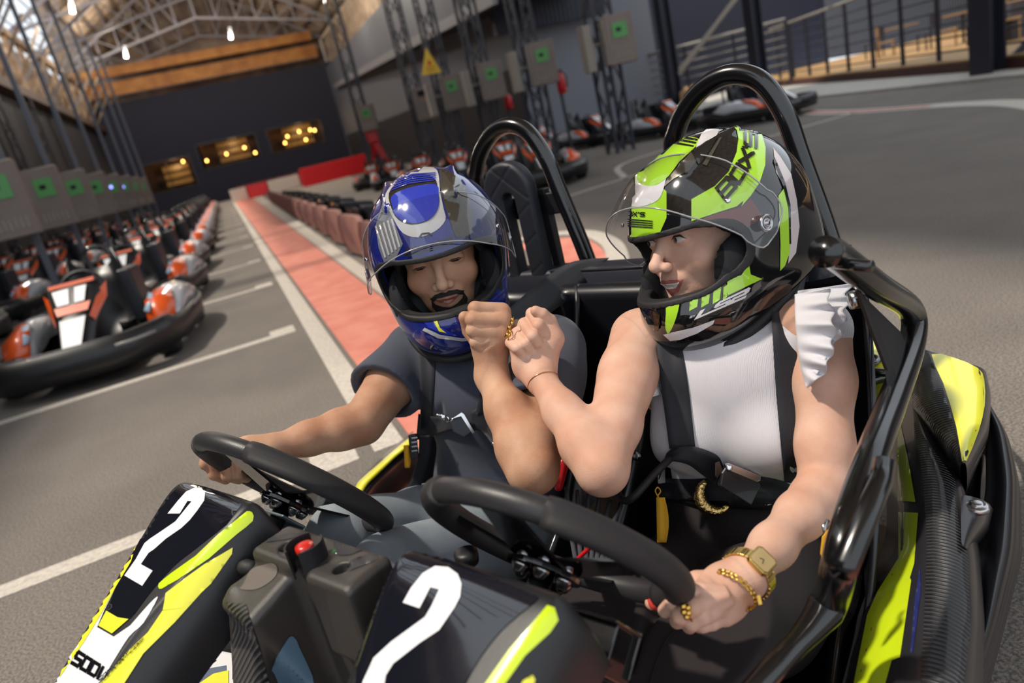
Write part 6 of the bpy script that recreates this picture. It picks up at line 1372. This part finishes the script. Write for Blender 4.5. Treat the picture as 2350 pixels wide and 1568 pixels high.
# ---- ribbons lying on clothes
def ribbon(name, eL, eR, B, m, parent, dd=None, off=.004, n=26, cols=5, thick=.002, sm=3, space='world', label=None):
    a = resample(smooth_path([(*p, 0) for p in eL], 6)[:, :2], n); b = resample(smooth_path([(*p, 0) for p in eR], 6)[:, :2], n); D = np.full((n, cols), np.nan); o = Vector(C0)
    for i in range(n):
        for j in range(cols):
            x, y = lerp(a[i], b[i], j/(cols-1)); d = RW@ray(x, y); dn = Vector(d).normalized()
            best = None
            for bb in (B if isinstance(B, list) else [B]):
                h = bb.ray_cast(o, dn, 3.)
                if h[0] is not None and (best is None or h[3] < best): best = h[3]
            if best is not None: D[i, j] = (best-off)/np.linalg.norm(ray(x, y))
    H0 = D.copy()
    if dd is not None:
        t = np.linspace(0, 1, n); ref = np.interp(t, np.linspace(0, 1, len(dd)), [q if q else np.nan for q in dd])
        for i in range(n):
            if not np.isnan(ref[i]): D[i] = ref[i]; H0[i] = np.nan
    for j in range(cols):
        c = D[:, j]; ok = ~np.isnan(c)
        if ok.any(): D[:, j] = np.interp(np.arange(n), np.arange(n)[ok], c[ok])
    if np.isnan(D).any(): D = np.where(np.isnan(D), np.nanmean(D) if not np.isnan(D).all() else 1.1, D)
    for _ in range(sm):
        D[1:-1] = (D[:-2]+2*D[1:-1]+D[2:])/4; D = np.repeat(D.mean(1, keepdims=True), cols, 1)*.35+D*.65
    D = np.where(np.isnan(H0), D, np.minimum(D, H0+off*.5))
    S = [[W(*lerp(a[i], b[i], j/(cols-1)), D[i, j]) for j in range(cols)] for i in range(n)]
    mb = MB().loft(S); return mesh_obj(name, mb.v, mb.f, m, parent, solid=thick, label=label)
tor = [bWT, bWTR]
def dep0(x, y):
    o = []
    for bb in (bWT, bWB):
        h = bb.ray_cast(Vector(C0), Vector(RW@ray(x, y)).normalized(), 3.)
        if h[0] is not None: o.append(h[3]/np.linalg.norm(ray(x, y)))
    return min(o) if o else 1.1
wharn = thing('safety_harness', 'black four-point safety harness over the woman\'s white top', 'harness', W(1680, 1100, 1.1))
ribbon('shoulder_strap', [(1505, 770), (1516, 880), (1527, 960), (1536, 1030)], [(1562, 780), (1578, 880), (1588, 960), (1596, 1030)], tor, WEB, wharn, off=.005)
ribbon('shoulder_strap', [(1845, 560), (1790, 640), (1772, 690), (1778, 850), (1790, 1000), (1800, 1105)], [(1856, 600), (1846, 650), (1842, 700), (1846, 850), (1850, 1000), (1848, 1115)], tor, WEB, wharn, dd=[1.22, dep0(1808, 668)-.008, dep0(1806, 740)-.008, None, None, None], off=.005)
ribbon('chest_strap', [(1530, 1040), (1545, 1030), (1590, 1025), (1645, 1045), (1662, 1075)], [(1512, 1100), (1530, 1062), (1575, 1065), (1605, 1085), (1640, 1112)], tor, WEB, wharn, off=.012)
ribbon('lap_belt', [(1512, 1098), (1600, 1100), (1700, 1092), (1780, 1100), (1825, 1118)], [(1520, 1142), (1600, 1148), (1700, 1150), (1790, 1158), (1810, 1165)], tor, WEB, wharn, off=.005)
def plate(name, px4, d, th, m, parent, bev=.003, dz=None, label=None):
    p = [W(x, y, (d if not isinstance(d, (list, tuple)) else d[i])) for i, (x, y) in enumerate(px4)]
    n = nrm(np.cross(p[1]-p[0], p[-1]-p[0])); n = n if n@(C0-p[0]) > 0 else -n
    mb = MB().prism(p, n*th); return mesh_obj(name, mb.v, mb.f, m, parent, smooth=False, bevel=bev, label=label)
def dep(px, py, B, default, off=0.):
    best = None
    for bb in (B if isinstance(B, list) else [B]):
        h = bb.ray_cast(Vector(C0), Vector(RW@ray(px, py)).normalized(), 3.)
        if h[0] is not None and (best is None or h[3] < best): best = h[3]
    return (best/np.linalg.norm(ray(px, py)) if best else default)-off
dB = dep(1690, 1110, tor, 1.12, .028)
bk = plate('buckle', [(1650, 1082), (1664, 1062), (1734, 1098), (1742, 1112), (1718, 1158), (1645, 1112)], dB, .014, mat('buckle_black', '#17181d', .35, coat=.2), wharn, label='black buckle body')
plate('buckle_plate', [(1662, 1064), (1672, 1062), (1745, 1092), (1744, 1102), (1736, 1106), (1668, 1078)], dB-.012, .003, STEEL, wharn, .0008, label='steel buckle lever'); MB().lathe(W(1673, 1074, dB-.016), C0-W(1673, 1074, 1), [(.0055, 0), (.0055, .003), (.003, .004)], 14).build('buckle_rivet', CHROME, wharn)
plate('buckle_plate', [(1640, 1062), (1650, 1058), (1658, 1078), (1646, 1098), (1640, 1092)], dB-.006, .003, GLOSSB, wharn, .0008)
dc = dep(1516, 1088, tor, 1.18, .012)
plate('strap_adjuster', [(1508, 1072), (1525, 1070), (1526, 1108), (1510, 1110)], dc, .006, mat('adjuster_grey', '#4c4d55', .4), wharn, .0015)
def pull_tab(cx, y0, y1, w, d, parent, lab):
    S = []; n = 14
    for i in range(n):
        t = i/(n-1); S.append([W(cx-w*.5+2*t, y0+(y1-y0)*t, d), W(cx+w*.5+2*t, y0+(y1-y0)*t, d)])
    for i in range(n):
        t = 1-i/(n-1); S.append([W(cx-w*.5+4*t+w*.35*math.sin(3.14*t), y0+(y1-y0)*t+2, d+.006+.006*math.sin(3.14*t)), W(cx+w*.5+3*t+w*.35*math.sin(3.14*t), y0+(y1-y0)*t+2, d+.006+.006*math.sin(3.14*t))])
    mb = MB().loft(S); mesh_obj('pull_tab', mb.v, mb.f, YWEB, parent, solid=.0016, label=lab)
pull_tab(1516, 1142, 1244, 20, dc-.03, wharn, 'yellow webbing loop'); MB().tube(smooth_path([W(1513, 1145, dc-.028), W(1504, 1128, dc-.025), W(1509, 1119, dc-.02), W(1516, 1128, dc-.025), W(1509, 1140, dc-.028), W(1518, 1150, dc-.028)], 5), .0012, 6).build('tab_cord', YWEB, wharn)
plate('pull_tab', [(1886, 1232), (1900, 1214), (1924, 1250), (1926, 1284), (1912, 1347), (1902, 1345), (1882, 1270)], .86, .002, YWEB, wharn, .0005, label='yellow webbing tab')
MB().tube([W(1895, 1225, .862), W(1890, 1208, .865), W(1900, 1195, .87)], .003, 8).build('tab_hook', STEEL, wharn)
# belt with the gold crescent buckle
belt = thing('waist_belt', 'black leather belt with a gold crescent buckle on the dark trousers', 'belt', W(1640, 1140, 1.18))
ribbon('strap', [(1505, 1100), (1600, 1118), (1700, 1128), (1800, 1135)], [(1512, 1148), (1600, 1160), (1700, 1168), (1790, 1172)], tor, mat('black_leather', '#15161b', .45, bump=.2, bscale=500), belt, off=.0035)
dG = dep(1640, 1140, tor, 1.17, .016); C_g = np.array([1642, 1136])
ring_ = [W(C_g[0]+37*math.cos(a)*1.0, C_g[1]+37*math.sin(a), dG) for a in np.linspace(-2.2, -5.6, 40)]
rs_ = [.0045+.0065*math.sin(math.pi*i/39)+.0003*math.sin(i*2.1) for i in range(40)]
cb_ = MB().tube(ring_, rs_, 14).build('crescent_buckle', mat('hammered_gold', '#d9b878', .22, metal=1., bump=1., bscale=160), belt, label='gold hammered crescent')
# man's harness
mt_ = [bMT]
mharn = thing('safety_harness', 'black four-point safety harness over the man\'s slate T-shirt', 'harness', W(1060, 980, 1.35))
ribbon('shoulder_strap', [(955, 775), (962, 850), (965, 920), (965, 985)], [(1000, 780), (998, 850), (994, 920), (990, 985)], mt_, WEB, mharn)
ribbon('shoulder_strap', [(1118, 800), (1108, 860), (1098, 920), (1092, 950)], [(1150, 800), (1146, 860), (1135, 920), (1132, 955)], mt_, WEB, mharn)
ribbon('shoulder_strap', [(1360, 594), (1300, 606), (1230, 655), (1160, 715)], [(1398, 592), (1345, 650), (1275, 710), (1190, 760)], [bMT], WEB, mharn, dd=[1.60, 1.58, 1.50, 1.36], off=.006)
ribbon('chest_strap', [(960, 950), (985, 955), (1010, 958), (1060, 960)], [(955, 1010), (985, 1005), (1020, 990), (1060, 985)], mt_, WEB, mharn, off=.008)
ribbon('chest_strap', [(1080, 945), (1110, 935), (1150, 960), (1185, 1000), (1200, 1040)], [(1075, 990), (1105, 990), (1130, 1020), (1160, 1065), (1180, 1090)], mt_, WEB, mharn, off=.008)
ribbon('lap_belt', [(962, 1000), (960, 1050), (945, 1100), (925, 1130)], [(988, 1000), (985, 1050), (972, 1100), (955, 1140)], mt_, WEB, mharn, dd=[1.42, 1.44, 1.47, 1.48], off=.006)
dM = dep(1055, 975, mt_, 1.36, .026)
plate('buckle', [(1032, 966), (1055, 948), (1072, 962), (1086, 990), (1066, 1004), (1042, 992)], dM, .012, mat('buckle_dark_blue', '#2b303b', .4), mharn, label='dark buckle cover')
plate('buckle_plate', [(1036, 962), (1060, 946), (1066, 950), (1090, 992), (1084, 996), (1058, 956)], dM-.011, .003, CHROME, mharn, .0008, label='chrome buckle lever')
MB().tube(smooth_path([W(1002, 952, dM-.002), W(1018, 955, dM-.006), W(1030, 960, dM-.008), W(1026, 968, dM-.006)], 5), .003, 8).build('buckle_hook', CHROME, mharn); MB().lathe(W(1018, 957, dM-.008), C0-W(1018, 957, 1), [(.006, 0), (.006, .004), (.003, .005)], 12).build('buckle_rivet', CHROME, mharn)
dA = 1.42
plate('strap_adjuster', [(938, 998), (956, 994), (962, 1050), (944, 1054)], dA, .010, mat('adjuster_black', '#1b1c20', .4), mharn, .002)
for k in range(4): plate('adjuster_tooth', [(944, 1004+10*k), (958, 1002+10*k), (959, 1006+10*k), (945, 1008+10*k)], dA-.011, .003, STEEL, mharn, .0005)
pull_tab(932, 1022, 1072, 11, dA-.005, mharn, 'short yellow webbing tab')
MB().tube(smooth_path([W(1130, 1015, 1.28), W(1145, 1030, 1.27), W(1170, 1032, 1.27)], 4), .004, 8).build('tongue_latch', STEEL, mharn)
# ---- ruffles of the top
def ruffle(inner, outer, d0, d1, waves, amp, label, n=90):
    a = resample(smooth_path([(*p, 0) for p in inner], 8)[:, :2], n); b = resample(smooth_path([(*p, 0) for p in outer], 8)[:, :2], n); S = []
    for i in range(n):
        t = i/(n-1); da = np.interp(t, np.linspace(0, 1, len(d0)), d0); db = np.interp(t, np.linspace(0, 1, len(d1)), d1); row = []
        for j in range(9):
            u = j/8; w = amp*u*math.sin(t*waves*2*math.pi+.8*math.sin(t*9))*1.0
            q_ = lerp(a[i], b[i], u*(1+.07*math.sin(t*waves*2*math.pi+1))); p = W(*q_, da+(db-da)*u-.010*math.sin(u*2.2)+w); row.append(p)
        S.append(row)
    mb = MB().loft(S); mesh_obj('ruffle', mb.v, mb.f, WTOP, woman, solid=.0018, subsurf=1, label=label)
ruffle([(1824, 676), (1826, 740), (1834, 820), (1848, 880)], [(1900, 662), (1915, 760), (1895, 850), (1852, 890)], [1.02, .99, .99, 1.00], [1.00, .965, .965, .99], 5.2, .008, 'inner white ruffle layer')
ruffle([(1830, 668), (1838, 740), (1844, 800), (1850, 872)], [(1950, 652), (1936, 740), (1912, 800), (1862, 884)], [1.04, 1.0, 1.0, 1.01], [1.06, .985, .97, .995], 6.4, .009, 'outer white ruffle layer')
ruffle([(1508, 845), (1512, 880), (1518, 905)], [(1494, 858), (1490, 885), (1492, 912)], [1.14, 1.14, 1.14], [1.13, 1.12, 1.12], 2, .003, 'small ruffle at the other armhole', 30)
# ---- jewellery
def ring_on(name, label, cat, c, axis, r, rt, m, n=36, group=None, squash=1., extra=None):
    ax = nrm(axis); x = nrm(np.cross(ax, (0, 0, 1.))); y = np.cross(ax, x)
    p = [np.asarray(c)+r*(math.cos(a)*x+squash*math.sin(a)*y) for a in np.linspace(0, 2*math.pi, n, endpoint=False)]
    o = MB().tube(p, rt, 8, closed=True).build(name, m); return tag(o, label, cat)
ax_ = wWR-wER
cw = lerp(wER, wWR, .94); ring_on('thin_bracelet', 'thin rose-gold chain bracelet on the raised wrist', 'bracelet', cw, ax_+CV((.02, .03, 0)), .0262, .0006, mat('rose_gold', '#c98e6a', .25, metal=1.))
cR = W(1167, 766, 1.140); t = thing('leaf_ring', 'gold leaf-shaped ring sticking out between the two bumping fists', 'ring', cR)
MB().tube([W(1170, 772, 1.145)+np.array([0, 0, 0])+.0095*(math.cos(a)*CV((.3, 1, .2))/1.06+math.sin(a)*CV((.1, -.1, 1))) for a in np.linspace(0, 6.28, 24, endpoint=False)], .0011, 8, closed=True).build('band', GOLD, t)
for k, (dx, dy) in enumerate(((-10, 12), (-4, -4), (4, -14), (-2, 6), (5, -22))):
    c = W(1166+dx*.8, 762+dy, 1.132); MB().tube([c, c+CV((.004, .004, -.003)), c+CV((.006, .009, -.002))], [.0008, .0026, .0005], 8, sx=.45).build('leaf', GOLD, t)
# watch on the lower wrist
wa = nrm(wWL-wEL); cwat = lerp(wEL, wWL, .985); nW = nrm(C0-cwat); nW = nrm(nW-wa*(nW@wa)+0*wa); nW = nrm(nW+CV((.22, .12, 0))); nW = nrm(nW-wa*(nW@wa)); sW = np.cross(wa, nW)
watch = thing('wrist_watch', 'gold square wrist watch with a gold dial on the lower wrist', 'watch', cwat)
rx, ry = .0285, .0270
def wp(a, r=1., o=0.): return cwat+(sW*rx*math.sin(a)+nW*ry*math.cos(a))*r+wa*o
WG = mat('watch_gold', '#e2c377', .24, metal=1.)
for k in range(26):
    a = .48+k*(2*math.pi-.96)/25
    mb = MB(); c = wp(a, 1.07); tn = nrm(wp(a+.02)-wp(a-.02)); nn = nrm(np.cross(tn, wa)); mb.box(c, (.0058, .0160-.002*math.sin(a/2), .0028), np.stack([tn, wa, nn], 1)); mesh_obj('bracelet_link', mb.v, mb.f, WG, watch, smooth=False, bevel=.0007)
R_ = np.stack([sW, wa, nW], 1); cc = cwat+nW*(ry*1.09)
mb = MB(); w_, h_ = .0140, .0160; ch = .0040
oct_ = [(-w_+ch, -h_), (w_-ch, -h_), (w_, -h_+ch), (w_, h_-ch), (w_-ch, h_), (-w_+ch, h_), (-w_, h_-ch), (-w_, -h_+ch)]
mb.prism([cc+R_@np.array([x, y, -.002]) for x, y in oct_], nW*.0065); mesh_obj('case', mb.v, mb.f, WG, watch, smooth=False, bevel=.001)
mb = MB(); mb.prism([cc+R_@np.array([x*.84, y*.84, .0046]) for x, y in oct_], nW*.0002); mesh_obj('dial', mb.v, mb.f, mat('gold_dial', '#d9bd86', .35, metal=.5), watch, smooth=False)
mb = MB(); mb.bar(cc+R_@np.array([0, 0, .0052]), cc+R_@np.array([.004, .003, .0052]), .0006); mb.bar(cc+R_@np.array([0, 0, .0053]), cc+R_@np.array([-.002, .007, .0053]), .0005); mesh_obj('hands', mb.v, mb.f, GLOSSB, watch, smooth=False)
mb = MB().lathe(cc+R_@np.array([-w_-.001, 0, .0015]), -R_[:, 0], [(.0016, 0), (.0016, .0025), (.0008, .003)], 10); mesh_obj('crown', mb.v, mb.f, WG, watch)
cbr = lerp(wEL, wWL, 1.12); ba = nrm(wa+CV((.0, -.25, .1)))
tb2 = thing('cuff_bracelet', 'braided gold bracelet with a small charm next to the watch', 'bracelet', cbr)
x_ = nrm(np.cross(ba, nW)); y_ = np.cross(x_, ba)
for off_, nm2 in ((0, 'braid'), (.004, 'braid')): 
    p = [cbr+ba*off_+(x_*.0275*math.sin(a)+y_*.0255*math.cos(a))+ba*.0009*math.sin(a*26+off_*800) for a in np.linspace(0, 2*math.pi, 160, endpoint=False)]; MB().tube(p, .0014, 6, closed=True).build(nm2, GOLD, tb2)
c = cbr+(x_*-.017+y_*.022); MB().box(c+CV((.003, -.006, -.004)), (.0045, .0012, .011), frame(z=CV((.2, -1, -.1)), x=CV((1, .2, 0)))).build('charm', GOLD, tb2, smooth=False, bevel=.0015)
# rings on the resting hand, red nail
def fring(px, d, dirp, r, lab, blob=False):
    c = W(*px, d); ax = W(*dirp, d)-c
    o = ring_on('finger_ring', lab, 'ring', c, ax, r, .0011, GOLD)
    return o
def hitd(x, y): return dep(x, y, bWB, .79)
d1_ = hitd(1560, 1385)+.0098; d2_ = hitd(1574, 1404)+.0098
fring((1560, 1385), d1_, (1584, 1362), .0108, 'plain thin gold ring on the forefinger of the resting hand')
fc = W(1574, 1404, d2_); tr_ = thing('butterfly_ring', 'gold butterfly ring on the middle finger of the resting hand', 'ring', fc)
axx = nrm(W(1604, 1384, d2_)-fc); x1 = nrm(np.cross(axx, nrm(C0-fc))); y1 = np.cross(x1, axx)
MB().tube([fc+.0112*(math.cos(a)*x1+math.sin(a)*y1) for a in np.linspace(0, 6.28, 30, endpoint=False)], .0014, 8, closed=True).build('band', GOLD, tr_)
for k, (dx, dy) in enumerate(((-6, -11), (5, -8), (-5, 2), (6, 4), (2, 13))):
    c = W(1574+dx, 1403+dy, d2_-.0125); mb = MB().lathe(c, C0-c, [(.0006, 0), (.0034, .0004), (.0036, .0012), (.001, .0018)], 9); mesh_obj('wing', mb.v, mb.f, GOLD, tr_)
MB().lathe(W(1499, 1383, .853), W(1490, 1385, .853)-W(1510, 1380, .853), [(.0095, -.008), (.0094, 0), (.0080, .004), (.004, .0065)], 16).build('thumb_nail', mat('red_nail', '#c9403a', .25, coat=.6), woman, label='red painted nail')
# hair under the helmet
g = Sdf(); a0 = W(1660, 720, 1.14); 
HR = mat('auburn_hair', '#8a4a24', .5, bump=.8, bscale=700)
g.chain([W(1745, 668, 1.13), W(1740, 700, 1.12), W(1690, 722, 1.11), W(1640, 735, 1.10)], [.014, .013, .010, .005], k=.01)
V, Q = g.mesh(*lims([W(1745, 668, 1.13), W(1640, 735, 1.10), W(1690, 722, 1.11)], .03), .002); mesh_obj('hair', V, Q, HR, woman, label='auburn hair under the helmet')
# pearl earring-like clasp at the shoulder edge is left to the ruffle's cuff; trouser crease
ribbon('trouser_seam', [(1570, 1432), (1530, 1465), (1505, 1520), (1490, 1568)], [(1573, 1433), (1533, 1467), (1508, 1521), (1493, 1569)], [bWTR], mat('seam_dark', '#140f12', .9), woman, off=.0015, cols=2, thick=.001, sm=1)
